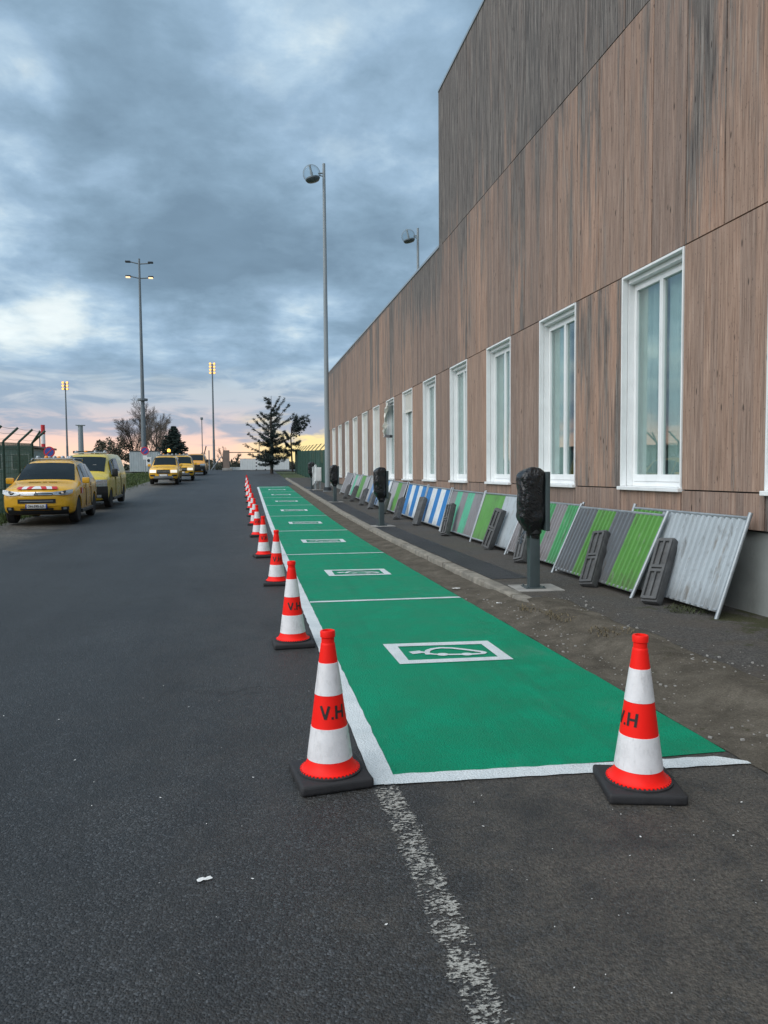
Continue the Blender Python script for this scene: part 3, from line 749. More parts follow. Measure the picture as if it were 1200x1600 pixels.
for i, (x, y, lb) in enumerate([(3.355, 8.30, 'nearest charging post wrapped in black film on a grey column'), (3.33, 18.3, 'second charging post wrapped in black film, in front of blue and white hoardings'),
                              (3.36, 28.6, 'third charging post wrapped in black film, beside the tall lamp post'), (3.36, 38.9, 'farthest charging post wrapped in black film, past the lamp post')]):
    t_ = thing('charging_post', lb, 'charging post', (x, y, zg(y)+.105), R([-4, 3, 1, -2][i]), 'charging posts along the kerb')
    inst('column', m_col, t_); inst('base_plate', m_bp, t_); inst('concrete_pad', m_pad, t_); inst('cabinet_back', m_spine, t_)
    inst('black_film_wrap', bag_mesh(i+1, .84 if i != 1 else .88), t_)
    tb = MB(); tb.lathe([(.088, .655), (.094, .66), (.094, .70), (.088, .705)], 20, cap=False); tb.build('tape', 'rubber', t_, 40)
    fl_ = MB(); pts = []
    for a in range(7):
        for b2 in range(5): pts.append((-.10-.03*a*.4+.02*noise.noise((a*.7, b2*.7, i)), -.05+.03*b2+.02*noise.noise((a, b2, i+5)), .70-.028*a+.01*noise.noise((a, b2, i+9))))
    fl_.grid(pts, 5, 7); fl_.build('loose_film', 'black_film', t_, 60)
# white cabinet on a stand by the lamp post
t_ = thing('white_cabinet', 'white box cabinet on a low stand between lamp post and farthest charging post', 'cabinet', (3.57, 37.9, zg(37.9)+.10), R(6))
MB().box((0, 0, .82), (.34, .30, .72), bev=.02).build('body', 'white_paint_metal', t_); MB().box((0, -.156, .82), (.28, .012, .62), bev=.004).build('door', 'white_paint_metal', t_)
for a in (-1, 1): MB().box((a*.12, 0, .23), (.05, .2, .45)).build('leg', 'galvanised', t_)
MB().box((0, 0, .02), (.5, .45, .04), bev=.01).build('foot_slab', 'concrete', t_)
m = MB(); pts = []
for j in range(12):
    for i in range(12):
        q = j/11; pts.append((-.30+i*.022+.05*noise.noise((i*.4, j*.4, 1)), -.10-.05*noise.noise((i*.3, j*.3, 5)), .42+q*.92-.25*abs(i/11-.7)))
m.grid(pts, 12, 12); m.build('torn_film', 'white_film', t_, 60)

# ------------------------------------------------------------------ hoarding panels leaning on the wall
def corr(y0, y1, h, pitch=.095, dep=.017, flat=False):
    m = MB(); prof = []; y = y0
    if flat: prof = [(y0, 0), (y1, 0)]
    else:
        while y < y1-1e-4:
            for q, d in ((0, 0), (.40, 0), (.52, -dep), (.88, -dep)):
                if y+q*pitch < y1: prof.append((y+q*pitch, d))
            y += pitch
        prof.append((y1, 0))
    rows = 5; pts = []
    for r_ in range(rows):
        for (yy, d) in prof: pts.append((d+.004*noise.noise((yy*3, r_, h)), yy, .06+(h-.12)*r_/(rows-1)))
    m.grid(pts, len(prof), rows); return m
def hoarding(label, y0, L, h, xb, xt, stripes, dz=0., tilt_end=0., flat=False, rail='galvanised', legs=True):
    """y0: near end, L: length; xb / xt: distance of foot and top; stripes from the near end: (fraction, material)"""
    a = math.atan2(xt-xb, math.sqrt(max(.01, h*h-(xt-xb)**2)))
    yc = y0
    t_ = thing('hoarding_panel', label, 'hoarding', (xb, yc, zg(yc+L/2)+.10+dz), 0, 'site hoarding panels leaning along the wall')
    sl = math.atan2(zg(y0+L)-zg(y0), L)
    t_.rotation_euler = (sl+tilt_end, a, 0)
    y = .03
    tot = sum(s_[0] for s_ in stripes)
    for fr_w, mt in stripes:
        wd = (L-.06)*fr_w/tot
        corr(y, y+wd, h, .095 if not flat else .2, .027, flat).build('sheet', mt, t_); y += wd
    MB().tube([(0, .0, -.03 if legs else .04), (0, .0, h+.01)], .021, 10).build('post', rail, t_, 40)
    MB().tube([(0, L, -.03 if legs else .04), (0, L, h+.01)], .021, 10).build('post', rail, t_, 40)
    MB().tube([(0, .02, h-.045), (0, L-.02, h-.045)], .019, 8).build('top_rail', rail, t_, 40)
    MB().tube([(-.0, .02, .075), (-.0, L-.02, .075)], .019, 8).build('bottom_rail', rail, t_, 40)
    return t_
G, GR, SI, MV, TE, BL, WH, GP, PL, LB = 'sheet_green', 'sheet_grey', 'sheet_silver', 'sheet_mauve', 'sheet_teal', 'sheet_blue', 'sheet_white', 'sheet_green2', 'sheet_pale', 'sheet_ltblue'
hoarding('ribbed hoarding panel, mostly silver with one green strip, nearest on the right', 6.18, 2.1, 1.04, 4.32, 4.66, [(.68, SI), (.32, G)], .0)
hoarding('ribbed hoarding panel in four even grey and bright green bands', 7.42, 2.14, 1.03, 4.14, 4.57, [(.27, G), (.23, GR), (.24, G), (.26, GR)], .0)
hoarding('ribbed hoarding panel in thin green and mauve bands beside the nearest charging post', 9.72, 2.12, 1.02, 4.28, 4.68, [(.2, GP), (.2, MV), (.22, GP), (.38, MV)], .01)
hoarding('flat hoarding panel half bright green and half pale grey with flaking paint', 11.95, 2.15, 1.06, 4.36, 4.70, [(.45, SI), (.55, G)], .0, flat=True)
hoarding('flat grey hoarding panel with two faded teal stripes', 14.16, 2.35, 1.04, 4.38, 4.70, [(.26, MV), (.2, TE), (.18, MV), (.17, TE), (.19, MV)], .0, flat=True)
hoarding('blue and white striped hoarding panel, the nearer of the two bright ones', 16.62, 2.2, 1.04, 4.40, 4.70, [(.19, BL), (.2, WH), (.18, BL), (.21, WH), (.22, BL)], .0, flat=True)
hoarding('blue and white striped hoarding panel, the farther of the two bright ones', 18.90, 2.3, 1.04, 4.42, 4.70, [(.22, BL), (.18, WH), (.2, BL), (.2, WH), (.2, BL)], .0, flat=True)
hoarding('grey hoarding panel with one green stripe behind the second charging post', 21.35, 2.1, 1.06, 4.36, 4.70, [(.34, MV), (.3, G), (.36, PL)], .0, flat=True)
hoarding('pale blue and white striped hoarding panel beyond the second charging post', 23.6, 2.2, 1.06, 4.36, 4.70, [(.2, WH), (.32, LB), (.2, WH), (.28, LB)], .0, flat=True)
hoarding('pale hoarding panel with white and light blue bands', 25.9, 1.9, 1.08, 4.34, 4.70, [(.35, WH), (.3, LB), (.35, PL)], .0, flat=True)
hoarding('hoarding panel with a green half and a grey half, small and far', 28.0, 2.0, 1.08, 4.32, 4.70, [(.5, PL), (.5, G)], .0, flat=True)
hoarding('grey hoarding panel with a faded teal stripe beside the third charging post', 30.2, 2.1, 1.06, 4.32, 4.70, [(.5, PL), (.25, TE), (.25, PL)], .0, flat=True)
hoarding('plain dull mauve hoarding panel farthest along the wall', 32.6, 2.1, 1.06, 4.30, 4.70, [(1, MV)], .0, flat=True)

# rubber fence feet leaning on the hoardings
def foot_mesh():
    m = MB(); L, Wd, T = .76, .19, .115
    m.box((0, 0, 0), (Wd, T, L), bev=.018)
    y = -T/2-.012
    for s_ in (-1, 1): m.box((s_*(Wd/2-.022), y, 0), (.03, .03, L-.05), bev=.008)
    for z in (-L/2+.04, -.025, .025, L/2-.04): m.box((0, y, z), (Wd-.05, .028, .034), bev=.008)
    for z in (-.19, .19): m.box((0, y, z), (.024, .026, .30), bev=.006)
    return m.mesh('fence_foot', 'foot_rubber', 40)
fm = foot_mesh()
fl = ['leaning on the silver panel, nearest', 'leaning on the grey and green banded panel', 'leaning on the mauve and green banded panel', 'leaning on the half green flat panel', 'leaning on the grey panel with teal stripes',
      'leaning on the nearer blue and white panel', 'leaning on the farther blue and white panel', 'leaning just beside the second charging post', 'leaning beyond the second charging post', 'leaning on the pale white and light blue panel', 'leaning on the far green and grey panel', 'leaning farthest away beside the third charging post']
for i, (b_, tp) in enumerate([((4.12, 6.98), (4.50, 7.20)), ((4.02, 8.22), (4.40, 8.50)), ((4.08, 10.62), (4.42, 10.98)), ((4.22, 12.62), (4.48, 12.55)), ((4.18, 15.35), (4.46, 15.62)), ((4.20, 18.25), (4.48, 18.40)), ((4.10, 20.2), (4.46, 20.7)),
                              ((4.12, 22.4), (4.44, 22.8)), ((4.06, 24.6), (4.42, 25.2)), ((4.06, 26.4), (4.42, 26.9)), ((4.04, 28.7), (4.40, 29.2)), ((4.02, 30.6), (4.40, 31.2))]):
    P0 = Vector((b_[0], b_[1], zg(b_[1])+.12)); P1 = Vector((tp[0]-.05, tp[1], zg(tp[1])+.74)); d = (P1-P0).normalized()
    o = inst('fence_foot', fm, None, P0+d*.37)
    nrm = Vector((-1, -.55, 0)); nrm = (nrm-d*nrm.dot(d)).normalized()   # ribbed side turned out
    if i in (5, 8): nrm = -nrm
    X = (-nrm).cross(d)
    M_ = Matrix(((X.x, -nrm.x, d.x), (X.y, -nrm.y, d.y), (X.z, -nrm.z, d.z))); o.rotation_euler = M_.to_euler()
    tag(o, 'grey ribbed rubber fence foot '+fl[i], 'fence foot', 'rubber fence feet leaning on the hoardings')

# ------------------------------------------------------------------ lamp posts and masts
def globe_lamp(label, x, y, ztop, side=-1):
    z0_ = zg(y)+.1
    t_ = thing('street_lamp', label, 'street lamp', (x, y, z0_), 0, 'tall globe street lamps'); H = ztop-z0_
    MB().tube([(0, 0, 0), (0, 0, H*.5), (0, 0, H)], [.135, .105, .07], 14).build('pole', 'lamp_pole', t_, 40)
    MB().box((0, 0, .02), (.42, .42, .04), bev=.008).build('base_plate', 'galvanised', t_)
    MB().tube([(0, 0, .04), (0, 0, .22)], [.19, .19], 14).build('base_collar', 'dark_metal', t_, 40)
    MB().tube([(0, 0, H-.45), (side*.28, 0, H-.48)], .04, 8).tube([(0, 0, H-.62), (side*.25, 0, H-.55)], .03, 8).build('bracket', 'lamp_pole', t_, 40)
    Tm = Matrix.Translation((side*.60, 0, H-.52)) @ Matrix.Rotation(side*.22, 4, 'Y')
    m = MB(); pr = [(.43*math.cos(a), .43*math.sin(a)) for a in [R(q) for q in range(-35, 90, 12)]]+[(.02, .43)]
    m.lathe(pr, 24, M=Tm, cap=False); g_ = m.build('globe', 'clear_globe', t_, 80)
    m = MB(); m.lathe([(.05, -.38), (.30, -.345), (.36, -.26), (.34, -.20), (.10, -.17)], 24, M=Tm); m.build('lamp_housing', 'mast_steel', t_, 50)
    m = MB(); m.lathe([(.06, .43), (.05, .30), (.05, .12), (.07, .05), (.05, -.16)], 16, M=Tm); m.build('reflector', 'lamp_pole', t_, 50)
m_, t, b = base_mat('clear_globe'); b_out = [n for n in m_.node_tree.nodes if n.type == 'OUTPUT_MATERIAL'][0]; m_.node_tree.nodes.remove(b)
lw = t.new('ShaderNodeLayerWeight'); lw.inputs[0].default_value = .42
gl = t.new('ShaderNodeBsdfPrincipled'); gl.inputs['Base Color'].default_value = (.30, .34, .36, 1); gl.inputs['Roughness'].default_value = .1
tr = t.new('ShaderNodeBsdfTransparent'); tr.inputs[0].default_value = (.90, .93, .94, 1); mx = t.new('ShaderNodeMixShader')
t.put(mx.inputs[0], t.step(lw.outputs['Facing'], .2, 1., .04, .8)); t.l.new(tr.outputs[0], mx.inputs[1]); t.l.new(gl.outputs[0], mx.inputs[2]); t.l.new(mx.outputs[0], b_out.inputs[0])
globe_lamp('tall grey lamp post with round globe lamp, standing by the kerb in front of building', 3.93, 36.5, 16.5)
globe_lamp('tall grey lamp post with globe lamp, showing only above the building roof', 10.6, 45.0, 16.5)

def mast(label, x, y, H, r0, r1, lit, heads, n, name='floodlight_mast'):
    t_ = thing(name, label, 'mast', (x, y, zg(y)-.1), 0, 'floodlight masts')
    MB().tube([(0, 0, 0), (0, 0, H*.3), (0, 0, H*.3+.02), (0, 0, H)], [r0, r0*.86, r0*.76, r1], 14).build('pole', 'mast_steel', t_, 40)
    if n == 4:
        MB().lathe([(r0*.8, H*.335), (r0*2, H*.335), (r0*2, H*.345), (r0*.8, H*.345)], 16).build('collar', 'mast_steel', t_)
        for j, dz_ in enumerate((-.5, -2.2)):
            MB().tube([(-1.15, 0, H+dz_+.12), (0, 0, H+dz_-.12), (1.2, 0, H+dz_+.0)], .07, 6).build('crossarm', 'mast_steel', t_)
            for s_ in (-1, 1):
                hx = s_*1.3; hd = MB(); hd.box((hx, 0, H+dz_+.1), (.62, .4, .2), bev=.07); ho = hd.build('lamp_head', 'dark_metal', t_, 40)
                if j == 1 : MB().box((hx, -.16, H+dz_-.07), (.5, .3, .12), bev=.03).build('lamp_glass', lit, ho)
    else:
        for j in range(n//2):
            z = H-j*.55
            MB().tube([(-.36, 0, z), (.36, 0, z)], .04, 6).build('crossarm', 'mast_steel', t_)
            for s_ in (-1, 1):
                ho = MB().box((s_*.36, 0, z+.05), (.40, .36, .30), bev=.08).build('lamp_head', 'mast_steel', t_, 40)
                MB().lathe([(.02, 0), (.17, .01), (.19, .05)], 12, M=Matrix.Translation((s_*.36, -.24, z+.05)) @ Matrix.Rotation(R(90), 4, 'X')).build('lamp_glass', lit, ho)
    return t_
mast('tall tapered floodlight mast with two pairs of lamps, left of the road', -12.2, 93, 25.3, .30, .11, 'lamp_white_lit', 4, 4)
mast('slim floodlight mast with a lit orange lamp cluster, left of the cedar tree', -5.95, 140, 19.7, .24, .11, 'lamp_lit', 8, 8)
mast('slim floodlight mast with a lit orange lamp cluster, farthest left', -31.5, 140, 15.9, .22, .10, 'lamp_lit', 6, 6)
def pole(name, label, cat, x, y, ztop, r, mt, extra=None):
    z0_ = zg(y)-.1; t_ = thing(name, label, cat, (x, y, z0_)); MB().tube([(0, 0, 0), (0, 0, ztop-z0_)], [r, r*.8], 10).build('shaft', mt, t_, 40)
    if extra: extra(t_, ztop-z0_)
    return t_
pole('grey_post', 'short thick pale grey post standing behind the yellow van', 'post', -25.0, 120, 9.1, .45, 'lamp_pole', lambda t_, h: MB().box((0, 0, h), (1.3, .9, .12), bev=.03).build('cap', 'lamp_pole', t_))
pole('thin_aerial', 'thin dark pole beside the fence end, left of the striped pole', 'pole', -15.45, 60, 4.9, .05, 'mast_steel', lambda t_, h: MB().box((.2, 0, h-.2), (.4, .05, .12)).build('arm', 'mast_steel', t_))
for xx, yy, zt, lb in ((2.8, 170, 9.0, 'thin far pole with a small head beyond the white gate'), (-8.6, 150, 12.4, 'thin far pole with a small head left of the lit mast'), (-26, 150, 7.6, 'thin far pole near the horizon right of the grey post')):
    pole('far_pole', lb, 'pole', xx, yy, zt, .10, 'mast_steel', lambda t_, h: MB().box((0, 0, h), (.5, .4, .5), bev=.1).build('head', 'mast_steel', t_))
# red and white banded pole
t_ = thing('striped_pole', 'thick pole banded red and white beyond the fence on the left', 'pole', (-15.2, 60, 1.0))
for i in range(6): MB().tube([(0, 0, i*.72), (0, 0, i*.72+.718)], .15, 14).build('band', 'sign_red' if i % 2 else 'sign_white', t_, 40)
# no-parking signs
def sign(label, x, y, zc, rad, face, n):
    t_ = thing('round_sign', label, 'sign', (x, y, zg(y)), 0, 'round no parking signs'); h = zc-zg(y)
    MB().tube([(0, .03, 0), (0, .03, h+rad)], .035, 8).build('post', 'galvanised', t_, 40)
    Rm = Matrix.Translation((0, -.01, h)) @ Matrix.Rotation(R(90), 4, 'X')
    MB().lathe([(rad, -.01), (rad, .012)], 28, M=Rm).build('rim', 'sign_red', t_)
    MB().lathe([(rad*.78, .012), (rad*.78, .017)], 28, M=Rm).build('face', 'sign_blue', t_)
    MB().box((0, 0, .0195), (rad*1.6, rad*.2, .006), R(45), M=Rm).build('bar', 'sign_red', t_)
    if n: MB().box((0, -.01, h-rad-.28), (.4, .02, .42), bev=.004).build('plate', 'sign_white', t_)
sign('round blue and red no parking sign above the roof of the nearest vehicle', -10.85, 44, 2.80, .30, 0, False)
sign('round blue and red no parking sign with white plate at the big mast', -10.4, 80, 3.95, .42, 0, True)
t_ = thing('equipment_box', 'white and grey equipment box on a post at the foot of the big mast', 'cabinet', (-9.9, 79, zg(79)))
MB().box((0, 0, 1.2), (.55, .4, .9), bev=.03).build('body', 'sign_white', t_); MB().box((0, 0, .36), (.14, .14, .75)).build('post', 'galvanised', t_)
MB().lathe([(.15, -.01), (.15, .03)], 14, M=Matrix.Translation((0, -.2, 1.32)) @ Matrix.Rotation(R(90), 4, 'X')).build('dial', 'dark_metal', t_)
# ------------------------------------------------------------------ vehicles
def lerp(a, b_, q): return a+(b_-a)*q
def make_car(name, label, spec, loc, rz, paint, group='yellow service vehicles parked on the left'):
    t_ = thing(name, label, 'van' if 'van' in name else 'car', loc, rz, group)
    ST = spec['st']; bow = spec.get('bow', .16); HWd = spec['hw']; LEN = ST[-1][0]
    def sect(st):
        y, zb, zl, zt, wb, wl, wt = st
        return [(0, zb), (wb*.85, zb), (wb, zb+.06), (max(wb, wl)+.015, lerp(zb, zl, .5)), (wl, zl-.06), (wl-.025, zl), (wt, zt-.055), (wt*.80, zt-.012), (0, zt)]
    # refine stations
    fine = []
    for a, b_ in zip(ST[:-1], ST[1:]):
        n = 2
        for i in range(n): fine.append([lerp(p, q, i/n) for p, q in zip(a, b_)])
    fine.append(list(ST[-1]))
    def bend(x, y):
        wgt = max(0, 1-y/1.1); wr = max(0, 1-(LEN-y)/.7)
        return y+bow*(x/HWd)**2*wgt-.10*(x/HWd)**2*wr
    m = MB(); NS = 9; pts = []; ncol = 2*NS-1-1
    ring = []
    for st in fine:
        s_ = sect(st); loop = s_+[(-x, z) for x, z in s_[-2:0:-1]]
        for x, z in loop: pts.append((x, bend(x, st[0]), z))
    n = 2*NS-2; fs = []
    for j in range(len(fine)-1):
        for k in range(n):
            a = j*n+k; b_ = j*n+(k+1) % n; fs.append((a, a+n, b_+n, b_))
    def capface(j, rev):
        base = len(pts); s_ = sect(fine[j]); cols = 7
        for i in range(1, NS-1):
            for c in range(cols):
                x = lerp(s_[i][0], -s_[i][0], c/(cols-1)); pts.append((x, bend(x, fine[j][0]), s_[i][1]))
        for i in range(NS-3):
            for c in range(cols-1):
                a = base+i*cols+c; q = (a, a+1, a+cols+1, a+cols); fs.append(q if rev else q[::-1])
        bb = [(c, base+c) for c in range(cols)]
        bot = j*n; top = j*n+NS-1
        fb = [bot]+[base+c for c in range(cols)]; ft = [top]+[base+(NS-3)*cols+c for c in range(cols-1, -1, -1)]
        fs.append(tuple(fb[::-1] if rev else fb)); fs.append(tuple(ft[::-1] if rev else ft))
    capface(0, False); capface(len(fine)-1, True)
    m.add(pts, fs)
    me = m.mesh('body', [paint]); bm = bmesh.new(); bm.from_mesh(me); bmesh.ops.remove_doubles(bm, verts=bm.verts, dist=.0006); bmesh.ops.recalc_face_normals(bm, faces=bm.faces); bm.to_mesh(me); bm.free()
    ob = bpy.data.objects.new('body', me); link(ob)
    cut = MB(); R0 = spec['wr']
    for wy in spec['wy']:
        for s_ in (-1, 1): cut.lathe([(R0+.045, -.16), (R0+.045, .4)], 28, M=Matrix.Translation((s_*(HWd-.08), wy, R0)) @ Matrix.Rotation(s_*R(90), 4, 'Y'))
    co = cut.build('cutter', [paint]); sb = ob.modifiers.new('s', 'SUBSURF'); sb.levels = 1; sb.render_levels = 1
    bmod = ob.modifiers.new('b', 'BOOLEAN'); bmod.object = co; bmod.operation = 'DIFFERENCE'; bmod.solver = 'EXACT'
    bpy.context.view_layer.update(); dg = bpy.context.evaluated_depsgraph_get()
    me2 = bpy.data.meshes.new_from_object(ob.evaluated_get(dg)); me2.name = 'body'
    bpy.data.objects.remove(ob); bpy.data.objects.remove(co)
    if len(me2.polygons) < 50: me2 = me
    me2.polygons.foreach_set('use_smooth', [True]*len(me2.polygons)); me2.set_sharp_from_angle(angle=R(48))
    inst('body', me2, t_)
    # glazing: patches lifted off the body surface
    def at_y(y):
        for a, b_ in zip(ST[:-1], ST[1:]):
            if a[0] <= y <= b_[0]: return [lerp(p, q, (y-a[0])/(b_[0]-a[0])) for p, q in zip(a, b_)]
        return ST[-1]
    def top_pt(y, s_, up_=.008):
        sc = sect(at_y(y)); x = sc[6][0]*abs(s_)
        if x > sc[7][0]: z = lerp(sc[7][1], sc[6][1], (x-sc[7][0])/(sc[6][0]-sc[7][0]))
        else: z = lerp(sc[8][1], sc[7][1], x/sc[7][0])
        x = math.copysign(x, s_); return (x, bend(x, y)-up_*.8, z+up_)
    def side_pt(y, q, s_, out=.008):
        sc = sect(at_y(y)); x = lerp(sc[5][0], sc[6][0], q)+out; z = lerp(sc[5][1], sc[6][1], q); return (s_*x, bend(x, y), z)
    y0_, y1_ = spec['wind']; g = MB(); pts = []
    for j in range(5):
        for i in range(9): pts.append(top_pt(lerp(y0_, y1_, .04+.90*j/4), lerp(-.93, .93, i/8)))
    g.grid(pts, 9, 5); g.build('windscreen', 'car_glass', t_, 60)
    for (a, b_, q0, q1, sk) in spec['side']:
        for s_ in (-1, 1):
            g = MB(); pts = []
            for j in range(2):
                q = (q0, q1)[j]
                for i in range(4): pts.append(side_pt(lerp(a+(sk[0] if j else 0), b_+(sk[1] if j else 0), i/3), q, s_))
            g.grid(pts, 4, 2); g.build('side_window', 'car_glass', t_)
    # front
    FT = spec['ft']
    def fy(z):
        for (za, ya), (zb, yb) in zip(FT[:-1], FT[1:]):
            if za <= z <= zb: return lerp(ya, yb, (z-za)/(zb-za))
        return FT[0][1] if z < FT[0][0] else FT[-1][1]
    def slab(nm, x0, x1, z0_, z1_, mt, out=.014, parent=None, sx=0., n_=8):
        m = MB(); pts = []
        for j in range(4):
            z = lerp(z0_, z1_, j/3)
            for i in range(n_+1):
                x = lerp(x0, x1, i/n_); x += sx*(j/3)*math.copysign(1, x)
                y = fy(z)+bow*(x/HWd)**2*max(0, 1-fy(z)/1.1)-out; pts.append((x, y, z))
        m.grid(pts, n_+1, 4); n0 = len(m.v)
        back = [(x, y+out+.03, z) for x, y, z in pts]; m.v += back
        c = n_+1
        for i in range(n_): m.f += [[i, n0+i, n0+i+1, i+1], [3*c+i+1, n0+3*c+i+1, n0+3*c+i, 3*c+i]]; m.mi += [0, 0]
        for j in range(3): m.f += [[j*c, j*c+c, n0+j*c+c, n0+j*c], [j*c+n_+c, j*c+n_, n0+j*c+n_, n0+j*c+n_+c]]; m.mi += [0, 0]
        return m.build(nm, mt, parent or t_, 50)
    for a in spec['front']:
        nm, x0, x1, z0_, z1_, mt = a[:6]; out = a[6] if len(a) > 6 else .014; mir = a[7] if len(a) > 7 else False
        slab(nm, x0, x1, z0_, z1_, mt, out)
        if mir: slab(nm, -x1, -x0, z0_, z1_, mt, out)
    # swept headlamp units: dark housing with a bright reflector strip
    if 'lamp' in spec:
        for s_ in (-1, 1):
            def surf(x, z, o): return (s_*x, fy(z)+bow*(x/HWd)**2*max(0, 1-fy(z)/1.1)-o, z)
            LP = spec['lamp']
            for nm, ins, mt, o in (('headlamp', 0., 'lens', .022), ('headlamp_core', .022, 'car_black', .027)):
                pts = []
                for j in range(4):
                    for i in range(13):
                        q = i/12*(len(LP)-1); k = min(int(q), len(LP)-2); a = [lerp(u, v_, q-k) for u, v_ in zip(LP[k], LP[k+1])]
                        x = a[0] if not ins else lerp(.54, .70, i/12); zz = lerp(a[1]+ins, a[2]-ins, j/3)
                        pts.append(surf(x, zz, o))
                MB().grid(pts, 13, 4).build(nm, mt, t_, 60)
            hb = MB(); hb.lathe([(.005, .012), (.036, .010), (.042, 0)], 14, M=Matrix.Translation(surf(.62, .83, .03)) @ Matrix.Rotation(R(90), 4, 'X')); hb.build('headlamp_bulb', 'chrome', t_, 50)
    # wheels
    wm = MB(); wm.lathe([(R0*.62, -.11), (R0*.90, -.115), (R0, -.08), (R0, .08), (R0*.90, .115), (R0*.62, .11)], 28)
    rm = MB(); rm.lathe([(R0*.63, -.09), (R0*.63, .085), (R0*.58, .095), (R0*.55, .05), (R0*.15, .06), (R0*.12, .085), (.01, .085)], 28)
    for k in range(5):
        a = 2*math.pi*k/5; rm.box((R0*.35*math.cos(a), R0*.35*math.sin(a), .075), (R0*.45, .06, .025), a, bev=.006)
    tm, rmm = wm.mesh('tyre', 'tyre', 40), rm.mesh('rim', 'rim', 40)
    for wy in spec['wy']:
        for s_ in (-1, 1):
            wo = inst('wheel', tm, t_, (s_*(HWd-.125), wy, R0), (0, s_*R(90), 0)); inst('rim', rmm, wo)
    # mirrors
    my, mz = spec['mir']
    for s_ in (-1, 1):
        MB().box((s_*(HWd+.09), my, mz), (.20, .13, spec.get('mh', .17)), bev=.04).build('wing_mirror', spec.get('mirror_mat', paint), t_, 40)
    # sills
    for s_ in (-1, 1): MB().box((s_*(HWd-.03), (spec['wy'][0]+spec['wy'][1])/2, .29), (.10, spec['wy'][1]-spec['wy'][0]-2*R0-.1, .10), bev=.02).build('sill_trim', 'car_black', t_)
    # door lines and handles
    for s_ in (-1, 1):
        for dy in spec.get('doors', []):
            sc = sect(at_y(dy)); MB().box((s_*(sc[3][0]-.004), dy, lerp(.36, sc[5][1], .5)), (.02, .012, sc[5][1]-.42)).build('door_gap', 'car_black', t_)
            MB().box((s_*(sc[4][0]+.012), dy-.16, sc[5][1]-.14), (.03, .18, .035), bev=.01).build('door_handle', paint, t_)
    t_['_fy'] = 0
    return t_, top_pt, slab, side_pt

def light_bar(t_, y, z, wd, n=5):
    lb = MB().box((0, y, z), (wd, .16, .05), bev=.02).build('roof_light_bar', 'galvanised', t_)
    for i in range(n):
        x = lerp(-wd/2+.08, wd/2-.08, i/(n-1)) if n > 1 else 0
        MB().lathe([(.06, 0), (.06, .03), (.045, .06), (.02, .07)], 14, (x, y, z+.02)).build('beacon' if i == 1 else 'lamp', 'orange_lens' if i == 1 else 'galvanised', lb, 50)
SUV = dict(hw=.90, wr=.355, wy=(.95, 3.62), wind=(1.22, 2.08), bow=.30, mir=(1.60, 1.13), doors=[2.05, 2.95],
  st=[(0, .48, .70, .78, .66, .70, .56), (.03, .38, .78, .86, .74, .77, .60), (.09, .31, .85, .925, .81, .83, .64), (.20, .26, .905, .985, .86, .87, .69), (.42, .24, .95, 1.04, .88, .89, .73), (.75, .23, .985, 1.085, .89, .90, .76), (1.05, .22, 1.01, 1.12, .89, .90, .79), (1.22, .22, 1.03, 1.15, .89, .90, .81),
      (1.65, .22, 1.05, 1.43, .89, .90, .74), (2.08, .22, 1.06, 1.65, .89, .90, .66), (2.35, .22, 1.065, 1.70, .89, .90, .66), (2.8, .22, 1.07, 1.72, .89, .90, .66), (3.6, .22, 1.09, 1.69, .89, .90, .64), (4.15, .25, 1.12, 1.62, .88, .885, .60), (4.45, .32, 1.10, 1.30, .85, .86, .64), (4.60, .40, .98, 1.05, .80, .82, .66), (4.66, .45, .92, .98, .76, .78, .62)],
  ft=[(.22, .20), (.26, .20), (.31, .09), (.38, .03), (.48, 0), (.78, 0), (.86, .03), (.925, .09), (.985, .2), (1.04, .42)],
  side=[(1.58, 2.20, .12, .90, (.40, .0)), (2.27, 3.06, .12, .92, (0, 0)), (3.13, 3.98, .14, .90, (0, -.18))],
  front=[('lower_bumper', -.74, .74, .27, .385, 'car_black', .016), ('air_intake', -.46, .46, .575, .685, 'car_black', .010), ('intake_bar', -.40, .40, .625, .640, 'galvanised', .014), ('grille', -.40, .40, .79, .845, 'car_black', .012), ('grille_bar', -.40, .40, .838, .862, 'chrome', .020), ('grille_bar', -.38, .38, .795, .808, 'chrome', .020),
         ('fog_lamp_pocket', .58, .76, .385, .475, 'car_black', .010, True), ('fog_lamp', .63, .71, .40, .46, 'lens', .022, True), ('lower_grille', -.40, .40, .40, .445, 'car_black', .010)],
  lamp=[(.40, .80, .87, .05), (.60, .775, .885, .06), (.76, .785, .915, .09), (.86, .83, .925, .12)])
def text_mesh(s_, size, mat):
    cu = bpy.data.curves.new('txt', 'FONT'); cu.body = s_; cu.size = size; cu.align_x = 'CENTER'; cu.align_y = 'CENTER'; cu.extrude = .001; cu.offset = .002
    o = bpy.data.objects.new('txt', cu); link(o); bpy.context.view_layer.update()
    me = bpy.data.meshes.new_from_object(o.evaluated_get(bpy.context.evaluated_depsgraph_get())); bpy.data.objects.remove(o); me.materials.clear(); me.materials.append(MAT[mat]); return me
def number_plate(t_, slab, z, txt, out=.03):
    p = slab('number_plate', -.26, .26, z-.055, z+.055, 'plate_white', out)
    for s_ in (-1, 1): slab('plate_band', min(s_*.26, s_*.232), max(s_*.26, s_*.232), z-.054, z+.054, 'plate_blue', out+.003, parent=p)
    inst('plate_text', text_mesh(txt, .082, 'black_ink'), p, (0, -out-.012+.0, z), (R(90), 0, 0))
def place(yf, x, dz=.0): return (x, yf, zg(yf+1.5)+dz)

